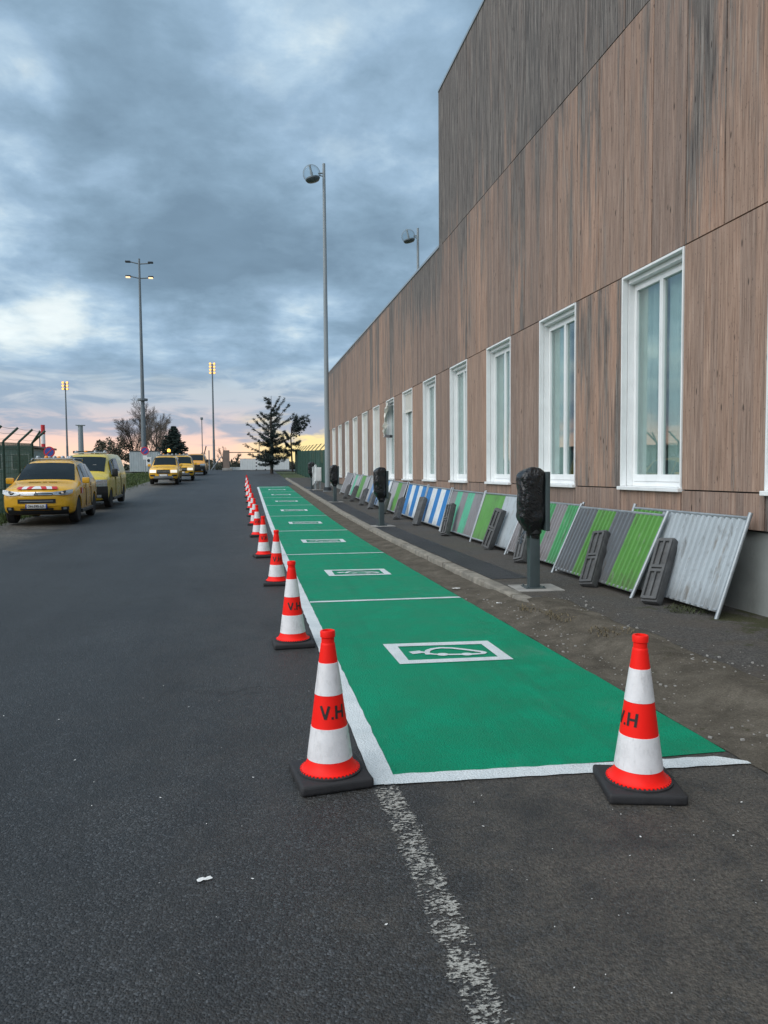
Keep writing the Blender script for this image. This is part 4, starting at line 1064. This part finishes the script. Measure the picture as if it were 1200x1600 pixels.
suv, tp, sl, sp = make_car('yellow_suv', 'yellow estate car with red and white bonnet stripes, nearest parked on the left', SUV, place(21.5, -5.68), R(2.5), 'car_yellow')
suv.rotation_euler.x = math.atan(.017); suv.scale = (1.05, 1.03, 1.05)
number_plate(suv, sl, .50, 'DH-592-LD')
for i in range(8):      # slanted red and white bands along the front edge of the bonnet
    a = -.52+i*.13; s_ = 1 if i < 4 else -1
    m = MB(); pts = []
    for j in range(3):
        for k in range(4):
            y = .11+.15*j/2; x = a+.13*k/3+s_*.07*(j/2); px_, py_, pz_ = tp(y, max(-1, min(1, x/.68)), .016); pts.append((px_, py_, pz_))
    m.grid(pts, 4, 3); m.build('bonnet_stripe', 'sign_red' if (i % 2 == (0 if i < 4 else 1)) else 'sign_white', suv)
em = MB()
for a in (90, 210, 330):
    c = (.028*math.cos(R(a)), .028*math.sin(R(a))); d = Vector((math.cos(R(a)), math.sin(R(a)))); e = Vector((-d.y, d.x))
    q = [Vector(c)-d*.028, Vector(c)+e*.016, Vector(c)+d*.028, Vector(c)-e*.016]; em.add([(p.x, -.034, .835+p.y*1.1) for p in q], [(0, 1, 2, 3)])
em.build('emblem', 'dark_metal', suv)
for k in range(14):
    if k in (6, 9): continue
    x = -.33+k*.05; MB().box(tp(.92, x/.76, .006), (.036, .07, .006), 0).build('bonnet_letter', 'black_ink', suv)
light_bar(suv, 2.55, 1.74, 1.05, 5); light_bar(suv, 3.2, 1.73, .7, 3)
for s_ in (-1, 1):
    MB().tube([(s_*.56, 2.2, 1.69), (s_*.57, 2.4, 1.75), (s_*.57, 3.7, 1.74), (s_*.55, 3.9, 1.68)], .018, 6).build('roof_rail', 'galvanised', suv)
    for q in range(3): MB().box((s_*.918, 1.28+q*.1, .86), (.006, .095, .16)).build('side_stripe', 'sign_red' if q % 2 == 0 else 'sign_white', suv)
MB().box((0, 1.82, 1.30), (.10, .04, .09), bev=.01).build('dashboard_pass', 'paper', suv)

VAN = dict(hw=.96, wr=.345, wy=(.95, 4.05), wind=(.86, 1.72), bow=.22, mir=(1.30, 1.26), mh=.30, mirror_mat='car_black', doors=[1.95, 3.3],
  st=[(0, .42, .92, 1.00, .74, .80, .62), (.06, .30, 1.00, 1.08, .84, .87, .68), (.25, .24, 1.08, 1.16, .91, .925, .74), (.60, .22, 1.16, 1.24, .94, .95, .78), (.84, .22, 1.20, 1.30, .945, .955, .79), (1.74, .22, 1.24, 1.90, .95, .96, .74), (2.3, .22, 1.24, 1.97, .95, .96, .76), (4.8, .22, 1.24, 1.96, .95, .96, .76), (4.99, .30, 1.2, 1.88, .93, .94, .73), (5.0, .32, 1.18, 1.80, .92, .93, .72)],
  ft=[(.22, .25), (.24, .25), (.30, .06), (.42, 0), (1.0, 0), (1.08, .06), (1.16, .25), (1.24, .6)],
  side=[(1.15, 1.90, .04, .80, (.46, 0)), (2.05, 3.25, .06, .80, (0, 0))],
  front=[('bumper', -.95, .95, .25, .80, 'car_black', .024), ('grille', -.50, .50, .80, .93, 'car_black', .018), ('headlamp', .50, .93, .80, 1.04, 'lens', .026, True), ('fog_lamp', .60, .74, .40, .50, 'lens', .034, True), ('badge_bar', -.5, .5, .93, .955, 'chrome', .02)])
van, tp, sl, sp = make_car('yellow_van', 'yellow panel van with black front bumper, parked behind the nearest car', VAN, place(27.6, -5.87), R(1), 'van_yellow')
van.rotation_euler.x = math.atan(.0265)
light_bar(van, 2.5, 2.0, 1.2, 4); MB().box((-.3, 3.6, 2.03), (.9, 1.2, .10), bev=.02).build('roof_load', 'dark_metal', van)
MB().box((.35, 1.22, 1.545), (.11, .012, .04)).build('windscreen_sticker', 'paper', van)

S2 = dict(SUV); S2.pop('lamp'); S2.update(bow=.20, mir=(1.55, 1.22), wr=.38,
  st=[(0, .48, .86, .94, .78, .80, .68), (.05, .36, .95, 1.03, .84, .86, .72), (.20, .32, 1.00, 1.09, .88, .89, .75), (.60, .30, 1.04, 1.13, .90, .905, .78), (1.10, .30, 1.07, 1.16, .90, .91, .80), (1.26, .30, 1.08, 1.20, .90, .91, .79),
      (1.92, .30, 1.10, 1.76, .90, .91, .67), (2.5, .30, 1.10, 1.84, .90, .91, .68), (3.6, .30, 1.10, 1.84, .90, .91, .67), (4.45, .32, 1.10, 1.78, .89, .90, .65), (4.72, .36, 1.05, 1.20, .86, .87, .70), (4.78, .45, .98, 1.05, .84, .85, .70)],
  ft=[(.30, .2), (.32, .2), (.36, .05), (.48, 0), (.94, 0), (1.03, .05), (1.09, .2), (1.13, .6)], wind=(1.28, 1.92),
  side=[(1.60, 2.15, .08, .92, (.34, 0)), (2.22, 3.10, .08, .92, (0, 0)), (3.18, 4.2, .10, .92, (0, -.06))],
  front=[('grille', -.40, .40, .70, .95, 'car_black', .016), ('grille_bar', -.40, .40, .80, .83, 'chrome', .024), ('grille_bar', -.40, .40, .88, .90, 'chrome', .024), ('headlamp', .44, .84, .76, .94, 'headlamp_on', .024, True), ('lower_bumper', -.6, .6, .40, .56, 'chrome', .02), ('fog_lamp_pocket', .52, .82, .54, .64, 'car_black', .014, True), ('skid', -.7, .7, .33, .40, 'car_black', .014)])
s2, tp, sl, sp = make_car('yellow_suv', 'yellow off-road car with dark grille and lit headlamps, front of the far group', S2, place(48.5, -5.22), R(1.5), 'car_yellow')
number_plate(s2, sl, .61, ''); light_bar(s2, 2.3, 1.88, 1.0, 4); s2.rotation_euler.x = math.atan(.0265)
c3 = copy_tree(s2); c3.location = place(55.5, -4.72); c3['label'] = 'yellow off-road car partly hidden behind the far headlamp car'; c3.rotation_euler.z = R(3)
van2, tp, sl, sp = make_car('orange_van', 'orange yellow van farthest away on the left, seen past the parked cars', VAN, place(70.0, -4.75), 0, 'car_orange')
van2.rotation_euler.x = math.atan(.0265)
MB().tube([(.75, 2.6, 1.9), (.95, 2.6, 2.7)], .05, 6).build('roof_arm', 'dark_metal', van2)
t_ = thing('orange_beacon', 'glowing orange beacon lamp on a short pole left of the far off-road car', 'beacon', (-6.0, 60.0, zg(60)))
MB().tube([(0, 0, 0), (0, 0, 2.15)], .04, 8).build('pole', 'dark_metal', t_); MB().lathe([(.10, 0), (.12, .08), (.10, .18), (.04, .23)], 14, (0, 0, 2.15)).build('lens', 'beacon_lit', t_, 50)

# ------------------------------------------------------------------ fences, gate, far structures
def wire_fence(name, label, x, ys, h, arm_dir, green, mesh_kind, step=2.5):
    y0_, y1_ = ys; t_ = thing(name, label, 'fence', (x, y0_, zg(y0_)))
    ps = fr_(y0_, y1_, step)
    for y in ps:
        z = zg(y)-zg(y0_)
        MB().tube([(0, y-y0_, z-.1), (0, y-y0_, z+h)], .045, 8).build('post', green, t_)
        MB().tube([(0, y-y0_, z+h), (arm_dir*.48, y-y0_, z+h+.46)], .040 if mesh_kind == 'wire' else .03, 6).build('outrigger_arm', green, t_)
    for q in ((.2, .6, .95) if mesh_kind == 'wire' else (.5, .97)):
        MB().tube([(arm_dir*.48*q, y-y0_, zg(y)-zg(y0_)+h+.46*q-(.03 if i % 2 else 0)) for i, y in enumerate(fr_(y0_, y1_, step/2))], .006, 3).build('barbed_wire', green, t_)
    if mesh_kind == 'wire':
        m = MB()
        for i, y in enumerate(fr_(y0_, y1_, .06)): m.add(*prism((0, y-y0_, zg(y)-zg(y0_)+.05), (0, y-y0_, zg(y)-zg(y0_)+h-.02), .008))
        for zz in fr_(.1, h-.05, .2):
            for a, b_ in zip(ps[:-1], ps[1:]): m.add(*prism((0, a-y0_, zg(a)-zg(y0_)+zz), (0, b_-y0_, zg(b_)-zg(y0_)+zz), .005))
        tag(m.build('wire_mesh', green, t_), kind='stuff')
    else:
        m0 = MB(); m0.box((0, 0, h/2), (.012, .098, h-.06)); sm_ = m0.mesh('slat', 'slat_green')
        for i, y in enumerate(fr_(y0_+.05, y1_-.05, .115)[:290]): inst('slat', sm_, t_, (random.uniform(-.006, .006), y-y0_, zg(y)-zg(y0_)+random.uniform(-.01, .01)), (0, 0, random.uniform(-.2, .2)))
    return t_
def prism(a, b_, r):
    a, b_ = Vector(a), Vector(b_); d = (b_-a).normalized(); u = d.orthogonal().normalized(); v_ = d.cross(u)
    vs = [p+(u*math.cos(q)+v_*math.sin(q))*r for p in (a, b_) for q in (0, 2.094, 4.189)]
    return vs, [(0, 1, 4, 3), (1, 2, 5, 4), (2, 0, 3, 5)]
wire_fence('wire_fence', 'dark green wire fence with angled barbed wire arms on the far left', -8.0, (13.0, 30.0), 2.42, 1, 'fence_green', 'wire', 1.7)
t_ = thing('wire_fence', 'dark green wire fence turning away behind the nearest car', 'fence', (-8.0, 30.0, zg(30)))
for i in range(6):
    q = i*2.4; MB().tube([(-q, q*.35, -.1), (-q, q*.35, 2.42)], .04, 8).build('post', 'fence_green', t_); MB().tube([(-q, q*.35, 2.42), (-q+.35, q*.35-.2, 2.85)], .035, 6).build('outrigger_arm', 'fence_green', t_)
m = MB()
for i in range(200):
    q = i*.06; m.add(*prism((-q, q*.35, .05), (-q, q*.35, 2.38), .007))
for j in range(12): m.add(*prism((0, 0, .1+.2*j), (-12, 4.2, .1+.2*j), .008))
tag(m.build('wire_mesh', 'fence_green', t_), kind='stuff')
wire_fence('slatted_fence', 'green slatted fence with angled arms beyond the end of the building', 5.0, (44.5, 77.5), 2.25, .9, 'fence_green', 'slat', 3.3)
# white sliding gate at the end of the street
t_ = thing('white_gate', 'long white panelled gate closing the end of the street', 'gate', (-.8, 90, zg(90)))
m0 = MB(); m0.box((0, 0, .68), (.285, .05, 1.26), bev=.008); pm_ = m0.mesh('gate_panel', 'wall_white')
for i in range(20): inst('gate_panel', pm_, t_, (.15+i*.292, 0, random.uniform(-.01, .01)))
MB().box((2.95, .05, 1.36), (5.9, .08, .08)).build('top_rail', 'galvanised', t_); MB().box((2.95, .05, .06), (5.9, .08, .08)).build('bottom_rail', 'dark_metal', t_)
for i, x in enumerate((1.1, 2.15)):
    t_ = thing('striped_post', 'black and white striped post in front of the gate, '+('left one' if i == 0 else 'right one'), 'post', (x, 88.5, zg(88.5)), 0, 'striped posts at the gate')
    for k in range(8): MB().box((0, 0, .1+k*.2), (.13, .13, .198)).build('band', 'sign_white' if k % 2 else 'car_black', t_)
t_ = thing('gate_pillar', 'brown gate pillar with a beam, left of the white gate', 'gate', (-2.4, 90, zg(90)))
MB().box((0, 0, 1.2), (.75, .6, 2.4), bev=.03).build('pillar', 'gate_pillar', t_); MB().box((3.9, .3, 2.15), (7.4, .12, .10)).build('beam', 'gate_pillar', t_)
MB().box((.1, 0, .12), (1.2, .9, .3), bev=.05).build('footing', 'concrete', t_)
t_ = thing('concrete_block', 'low pale concrete block wall between the mast and the gate pillar', 'wall', (-1.5, 91, zg(91))); 
for i in range(3): MB().box((-.3+i*.75, 0, .18), (.73, .5, .36), bev=.03).build('block', 'wall_white', t_)
t_ = thing('strut_frame', 'leaning galvanised strut frame at the foot of the lit mast', 'frame', (-4.3, 92, zg(92)))
MB().tube([(0, 0, 0), (1.3, 0, 1.7)], .06, 6).build('strut', 'galvanised', t_); MB().tube([(-.2, 0, 0), (-.2, 0, 2.4)], .07, 6).build('upright', 'galvanised', t_)
t_ = thing('grey_container', 'pale grey container beside the big mast', 'container', (-11.2, 84, zg(84)))
MB().box((.3, 0, 1.15), (3.0, 2.0, 2.2), bev=.03).build('body', 'container_grey', t_)
for i in range(12): MB().box((-1.1+i*.25, -1.01, 1.15), (.09, .05, 2.0)).build('rib', 'container_grey', t_)
MB().box((.3, -.02, 2.28), (3.1, 2.1, .07)).build('roof', 'dark_metal', t_)
t_ = thing('green_shed', 'low grey green shed behind the wire fence on the far left', 'shed', (-17.5, 47, zg(47)))
MB().box((0, 0, 1.15), (11, 5, 2.3), bev=.03).build('wall', 'shed_green', t_); MB().box((0, 0, 2.36), (11.4, 5.4, .12), bev=.02).build('roof', 'dark_metal', t_)
for i in range(3):
    wo = MB().box((2.2+i*1.4, -2.51, 1.5), (.95, .06, .9)).build('window', 'sign_white', t_); MB().box((2.2+i*1.4, -2.55, 1.5), (.8, .04, .75)).build('pane', 'car_glass', wo)
MB().box((-.4, -2.52, 1.0), (.95, .06, 1.95)).build('door', 'container_grey', t_)
t_ = thing('marker_board', 'narrow white board with dark marks on the wire fence', 'sign', (-7.85, 25.0, zg(25)))
MB().box((0, 0, .85), (.03, .22, 1.5), bev=.006).build('board', 'sign_white', t_)
for k in range(6): MB().box((.018, 0, .28+k*.22), (.006, .12, .10)).build('mark', 'car_black', t_)

# ------------------------------------------------------------------ trees
def branch_tree(t_, seed, H, spread, levels, mt, twig_mt, start=.16, ang=.5, upw=.25, kids=5, r0=.12, dens=1.):
    rr = random.Random(seed); trunk = MB(); tw = MB()
    def grow(p, d, L, r, lv):
        n = 4; pts = [p]; q = p.copy(); dd = d.copy()
        for i in range(n):
            dd = (dd+Vector((rr.uniform(-1, 1), rr.uniform(-1, 1), rr.uniform(-.3, 1)*upw*2))*.14).normalized(); q = q+dd*L/n; pts.append(q.copy())
        (trunk if lv < 2 else tw).tube(pts, [r*(1-.62*i/n) for i in range(n+1)], 6 if lv < 2 else 3, cap=False)
        if lv >= levels: return
        for k in range(int((kids+lv*.5)*dens)):
            q_ = rr.uniform(start if lv == 0 else .25, 1.); idx = min(n-1, int(q_*n)); bp = pts[idx].lerp(pts[idx+1], q_*n-idx)
            az = rr.uniform(0, 6.283); dr = pts[idx+1]-pts[idx]; dr.normalize(); o_ = dr.orthogonal().normalized(); o2 = dr.cross(o_)
            nd = (dr*math.cos(ang)+(o_*math.cos(az)+o2*math.sin(az))*math.sin(ang+rr.uniform(-.2, .3))*spread+Vector((0, 0, upw*.5))).normalized()
            grow(bp, nd, L*rr.uniform(.42, .66)*(1.15-.4*q_), r*.45, lv+1)
    grow(Vector((0, 0, -.1)), Vector((0, 0, 1)), H*.62, r0, 0)
    trunk.build('trunk', mt, t_); tag(tw.build('crown', twig_mt, t_), kind='stuff')
def leaf_ball(m, c, rad, n, size, rr, flat=1.):
    for i in range(n):
        d = Vector((rr.gauss(0, 1), rr.gauss(0, 1), rr.gauss(0, 1))).normalized()*rad*rr.random()**.4; d.z *= flat
        p = Vector(c)+d; a = Vector((rr.uniform(-1, 1), rr.uniform(-1, 1), rr.uniform(-1, 1))).normalized(); b_ = a.orthogonal().normalized()
        s_ = size*rr.uniform(.6, 1.4); m.add([p-a*s_, p+b_*s_*.45, p+a*s_, p-b_*s_*.45], [(0, 1, 2, 3)])
for (x, y, H, sd_, mt, lb, dn) in ((-14.6, 102, 8.6, 3, 'twig', 'tall bare broadleaf tree rising just left of the big mast', 1.65), (-11.6, 98, 9.0, 5, 'twig_pale', 'bare pale twigged tree just right of the big mast', 1.65), (-13.2, 106, 10.4, 21, 'twig', 'bare tree behind the big mast with fine dark twigs', 1.65)):
    t_ = thing('bare_tree', lb, 'tree', (x, y, zg(y))); branch_tree(t_, sd_, H, 1., 4, 'bark', mt, .12, .62, .25, 5, .14, dn)
t_ = thing('leafy_tree', 'dull green bushy tree with pale tips behind the yellow van', 'tree', (-17.0, 101, zg(101))); rr = random.Random(5); m = MB()
MB().tube([(0, 0, -.1), (.1, 0, 1.2), (0, .2, 2.6)], [.18, .14, .06], 8).build('trunk', 'bark', t_)
for k in range(70):
    a = rr.uniform(0, 6.28); q = rr.random()**.5*2.9; zz = 1.2+rr.random()*3.2*(1-(q/3.1)**2)+.2; leaf_ball(m, (q*math.cos(a)*1.05, q*math.sin(a), zz), .55, 55, .14, rr)
tag(m.build('crown', 'leaf_dull', t_), kind='stuff')
def conifer(label, x, y, H, W_, sd_, mt):
    t_ = thing('conifer', label, 'tree', (x, y, zg(y))); rr = random.Random(sd_); m = MB(); br = MB()
    MB().tube([(0, 0, -.1), (0, 0, H*.97)], [.16, .02], 8).build('trunk', 'bark', t_)
    z = .35
    while z < H*.98:
        q = z/H; reach = W_*(1-q)**.8*(.85+.3*rr.random())+.12; nb = 9 if q < .8 else 6
        for k in range(nb):
            a = 2*math.pi*(k+rr.random())/nb; L = reach*rr.uniform(.7, 1.12); tip = Vector((L*math.cos(a), L*math.sin(a), z+L*.12)); br.add(*prism((0, 0, z), tip, .015))
            for i in range(int(5+L*7)):
                s_ = .2+.8*rr.random(); leaf_ball(m, tip*s_+Vector((0, 0, z*(1-s_)-.05)), .20, 9, .11, rr, .55)
        z += H*.045
    br.build('branches', 'bark', t_); tag(m.build('crown', mt, t_), kind='stuff')
conifer('dense dark conifer behind the far yellow cars', -8.6, 92, 5.4, 2.3, 9, 'needle_dark')
# blue cedar with rising limbs and a broken fan on its right
t_ = thing('cedar_tree', 'ragged dark cedar tree with long rising limbs before the white gate', 'tree', (2.45, 75, zg(75))); rr = random.Random(12); m = MB(); br = MB()
MB().tube([(0, 0, -.1), (.05, 0, 2.5), (0, 0, 5.2), (.06, 0, 7.75)], [.17, .15, .09, .015], 8).build('trunk', 'bark', t_)
def limb(p, tip, droop, n_t, br_r=.05, dens=1., tuft=.15):
    p, tip = Vector(p), Vector(tip); pts = []
    for i in range(9):
        q = i/8; pts.append(p.lerp(tip, q)+Vector((0, 0, -droop*math.sin(q*math.pi))))
    br.tube(pts, [br_r*(1-.8*i/8) for i in range(9)], 4, cap=False)
    L = (tip-p).length; side = (tip-p).cross(Vector((0, 0, 1))).normalized()
    for i in range(int(n_t*dens)):
        q = rr.uniform(.12, 1.02); idx = min(7, int(q*8)); c = pts[idx].lerp(pts[idx+1], q*8-idx)
        sp_ = (1-q)*.36+.04; c = c+side*rr.uniform(-1, 1)*L*sp_*.5+Vector((0, 0, rr.uniform(-.16, .07)))
        for q2 in range(12):
            dv = Vector((rr.gauss(0, 1), rr.gauss(0, 1), rr.gauss(0, .5))).normalized(); c2 = c+dv*tuft*rr.random(); ax = ((tip-p).normalized()*.7+dv*.8+Vector((0, 0, rr.uniform(-.7, .2)))).normalized()
            bx = ax.orthogonal().normalized()*.022; s2_ = .13*rr.uniform(.6, 1.4); m.add([c2-ax*s2_*.3, c2+bx, c2+ax*s2_, c2-bx], [(0, 1, 2, 3)])
for k in range(60):      # shorter inner limbs all round
    z = .9+6.5*rr.random(); a = rr.uniform(0, 6.283); L = (1.7*(1-z/8.2)**.75+.22)*rr.uniform(.6, 1.15)
    limb((0, 0, z), (L*math.cos(a), L*math.sin(a), z+L*rr.uniform(.05, .55)), .06, 7+9*L, .03)
for (z, dx_, dz_, dy_) in ((1.3, -2.0, .75, .2), (1.9, -2.25, 1.0, -.3), (2.7, -1.9, 1.25, .3), (3.3, -2.0, 1.65, -.2), (4.0, -1.5, 1.5, .2), (4.7, -1.1, 1.1, -.1), (5.4, -.85, .7, .2), (3.0, 1.6, .6, -.3), (4.2, 1.9, 1.7, .2), (5.0, 1.55, 1.85, -.2), (5.6, 1.2, 1.9, .1), (4.6, 2.2, 1.2, -.4), (2.2, 1.9, .3, .3), (1.4, 1.5, .5, -.2), (6.2, .8, 1.5, 0)):
    limb((0, 0, z), (dx_*1.18, dy_, z+dz_*1.05), .14, 38, .05, 1.0, .12)
# the broken, drooping fan on the right
br.tube([(2.1, .1, .1), (2.0, .1, 2.2), (1.95, 0, 3.8), (2.3, 0, 4.9)], [.09, .08, .06, .04], 6)
for (sz, ex, ez, dr) in ((4.2, 3.2, 5.75, -.2), (4.3, 3.85, 5.85, -.3), (4.1, 3.95, 5.35, -.35), (3.9, 3.5, 5.0, -.3), (4.4, 2.6, 5.7, -.1), (3.6, 3.0, 4.6, -.2), (3.0, 2.9, 3.3, .1), (2.4, 2.8, 2.4, .1), (2.6, 1.3, 3.3, .1), (1.8, 1.4, 2.4, .1), (3.4, 1.3, 4.3, .0)):
    limb((1.98, 0, sz), (ex, rr.uniform(-.6, .6), ez), dr, 40, .045, 1., .15)
    for k in range(11):      # foliage hanging under the limb
        q = rr.uniform(.3, 1.); limb((lerp(1.98, ex, q), rr.uniform(-.25, .25), lerp(sz, ez, q)), (lerp(1.98, ex, q)+rr.uniform(-.05, .18), rr.uniform(-.3, .3), lerp(sz, ez, q)-rr.uniform(.15, .55)), 0, 2, .01, 1., .07)
for k in range(34):
    z = .7+3.2*rr.random(); a = rr.uniform(0, 6.283); L = rr.uniform(.6, 1.9); limb((0, 0, z), (L*math.cos(a), L*math.sin(a), z+L*rr.uniform(-.05, .35)), .05, 8+10*L, .03)
br.build('limbs', 'bark', t_); tag(m.build('crown', 'needle_cedar', t_), kind='stuff')
# far shrubs around the gate and along the horizon
for i, (x, y, H, W_, lb) in enumerate(((-3.0, 95, 3.4, 1.5, 'bare bushy tree behind the brown gate pillar'), (-5.3, 97, 2.2, 1.5, 'dark low bush beside the foot of the lit mast'), (-.9, 104, 2.3, 1.3, 'low bare shrub behind the left end of the gate'), (1.0, 104, 2.2, 1.4, 'low bare shrub behind the gate, left of the cedar'), (4.2, 102, 2.6, 1.6, 'low bare shrub behind the gate, right of the cedar'))):
    t_ = thing('shrub', lb, 'shrub', (x, y, zg(y)))
    if i in (1, 2, 3, 4):
        rr = random.Random(i); m = MB()
        for k in range(26): a = rr.uniform(0, 6.28); q = rr.random()**.5*W_; leaf_ball(m, (q*math.cos(a), q*math.sin(a), rr.random()*H*(1-(q/W_)**2*.6)), .32, 26, .10, rr)
        tag(m.build('crown', 'leaf_dull' if i == 1 else 'hedge', t_), kind='stuff'); MB().tube([(0, 0, -.1), (0, 0, H*.7)], [.06, .02], 5).build('stem', 'bark', t_)
    else: branch_tree(t_, 30+i, H, 1., 4, 'bark', 'twig', .1, .55, .2, 5, .07, 1.1)
# far-off wood along the horizon, reads as one mass
m = MB(); rr = random.Random(77)
for k in range(300):
    x = rr.uniform(-95, 45); y = rr.uniform(170, 260); H = rr.uniform(1.2, 3.4)
    for q in range(2): leaf_ball(m, (x+rr.uniform(-1, 1), y, zg(95)+H*.5), H*.75, 18, .6, rr, .75)
tag(m.build('distant_trees', 'hedge'), 'low dark line of distant trees along the horizon', 'trees', kind='stuff')

# ------------------------------------------------------------------ grass, weeds, litter
m = MB(); rr = random.Random(3)
for k in range(12000):
    if rr.random() < .55: y = rr.uniform(34, 84); x = rr.uniform(-11, -6.3-.4*rr.random()) if y < 50 else rr.uniform(-11.5, -7.2)
    else: y = rr.uniform(12, 34); x = rr.uniform(-9.0, -6.7)
    z = zg(y)-.06; h = rr.uniform(.07, .20); a = rr.uniform(0, 6.28); b_ = Vector((math.cos(a), math.sin(a), 0))*.03; tl = Vector((rr.uniform(-.07, .07), rr.uniform(-.07, .07), h)); p = Vector((x, y, z))
    m.add([p-b_, p+b_, p+tl], [(0, 1, 2)])
tag(m.build('grass', 'grass'), 'rough grass on the verge behind the parked vehicles', 'grass', kind='stuff')
def tuft(label, x, y, zz, n, h, spread, mt='dry_weed'):
    m = MB(); rr = random.Random(int(x*1000+y*77))
    for k in range(n):
        a = rr.uniform(0, 6.28); q = spread*rr.random()**.6; p = Vector((q*math.cos(a)*1.2, q*math.sin(a)*1.6, 0)); d = rr.uniform(0, 6.28); hh = h*rr.uniform(.3, 1)
        s_ = Vector((math.cos(d+1.57), math.sin(d+1.57), 0))*.0035; t1 = p+Vector((math.cos(d)*hh*.6, math.sin(d)*hh*.6, hh*.7)); t2 = p+Vector((math.cos(d)*hh*1.5, math.sin(d)*hh*1.5, hh*.5))
        m.add([p-s_, p+s_, t1+s_, t1-s_, t2], [(0, 1, 2, 3), (3, 2, 4)])
    o = m.build('weed_tuft', mt, None, loc=(x, y, zz)); tag(o, label, 'weeds', 'dry weed tufts by the kerb', 'stuff')
tuft('brown dry weed tuft at the kerb, just before the nearest charging post', 2.93, 7.15, .06, 130, .07, .14)
tuft('dry weed tuft in the earth, second along the buried kerb', 2.98, 6.55, .10, 170, .06, .17)
tuft('dry weed tuft in the earth behind the right hand cone', 3.05, 5.75, .11, 120, .05, .16)
tuft('small greenish weed tuft at the foot of the nearest hoarding panel', 4.28, 6.6, .10, 160, .06, .16, 'moss')
def scrap(label, x, y, zz, sz, rz):
    m = MB(); rr = random.Random(int(x*999)); pts = []
    for j in range(4):
        for i in range(6): pts.append(((i/5-.5)*sz*1.8+rr.uniform(-.1, .1)*sz, (j/3-.5)*sz*.7+rr.uniform(-.12, .12)*sz, .004+rr.uniform(0, .16)*sz))
    m.grid(pts, 6, 4); o = m.build('paper_scrap', 'paper', None, loc=(x, y, zz)); o.rotation_euler.z = rz; tag(o, label, 'litter', 'paper scraps on the ground')
scrap('white paper scrap on the dark road, left of the worn line', -.18, 2.72, .001, .028, .3)
scrap('white paper scrap in the gutter by the second bay', 2.60, 9.0, .012, .06, .2)
scrap('white paper scrap in the gutter by the first bay', 2.76, 7.75, .03, .06, -.4)
m = MB(); rr = random.Random(8)
for k in range(230):
    x, y = (rr.gauss(1.75, .55), rr.gauss(2.55, .45)) if k < 90 else (rr.uniform(-2.5, 2.4), rr.uniform(1.4, 6))
    if XL-.05 < x < XR+.02 and y > 3.3: continue
    if k >= 90 and x > .8: continue
    s_ = rr.choice((.002, .002, .003, .003, .004, .007)); a = rr.uniform(0, 3.14); c, q = math.cos(a)*s_, math.sin(a)*s_
    m.add([(x-c, y-q, .0045), (x+q*.6, y-c*.6, .0045), (x+c, y+q, .006), (x-q*.6, y+c*.6, .0045)], [(0, 1, 2, 3)])
tag(m.build('paint_flecks', 'paper'), 'tiny white paint flecks scattered over the foreground asphalt', 'flecks', kind='stuff')
m = MB()
for k in range(700):
    x = rr.gauss(3.0, .28); y = rr.uniform(3.2, 9)
    if x < 2.5 or x > 3.8: continue
    s_ = rr.choice((.003, .004, .005, .007, .010)); z = .01+sm(2.5, 3.15, x)*.112*(1-sm(7., 9.2, y)) ; q = rr.uniform(0, 3.1)
    m.box((x, y, z), (s_*2, s_*1.4, s_), q)
tag(m.build('gravel', 'concrete'), 'loose gravel and crumbs of earth along the kerb', 'gravel', kind='stuff')
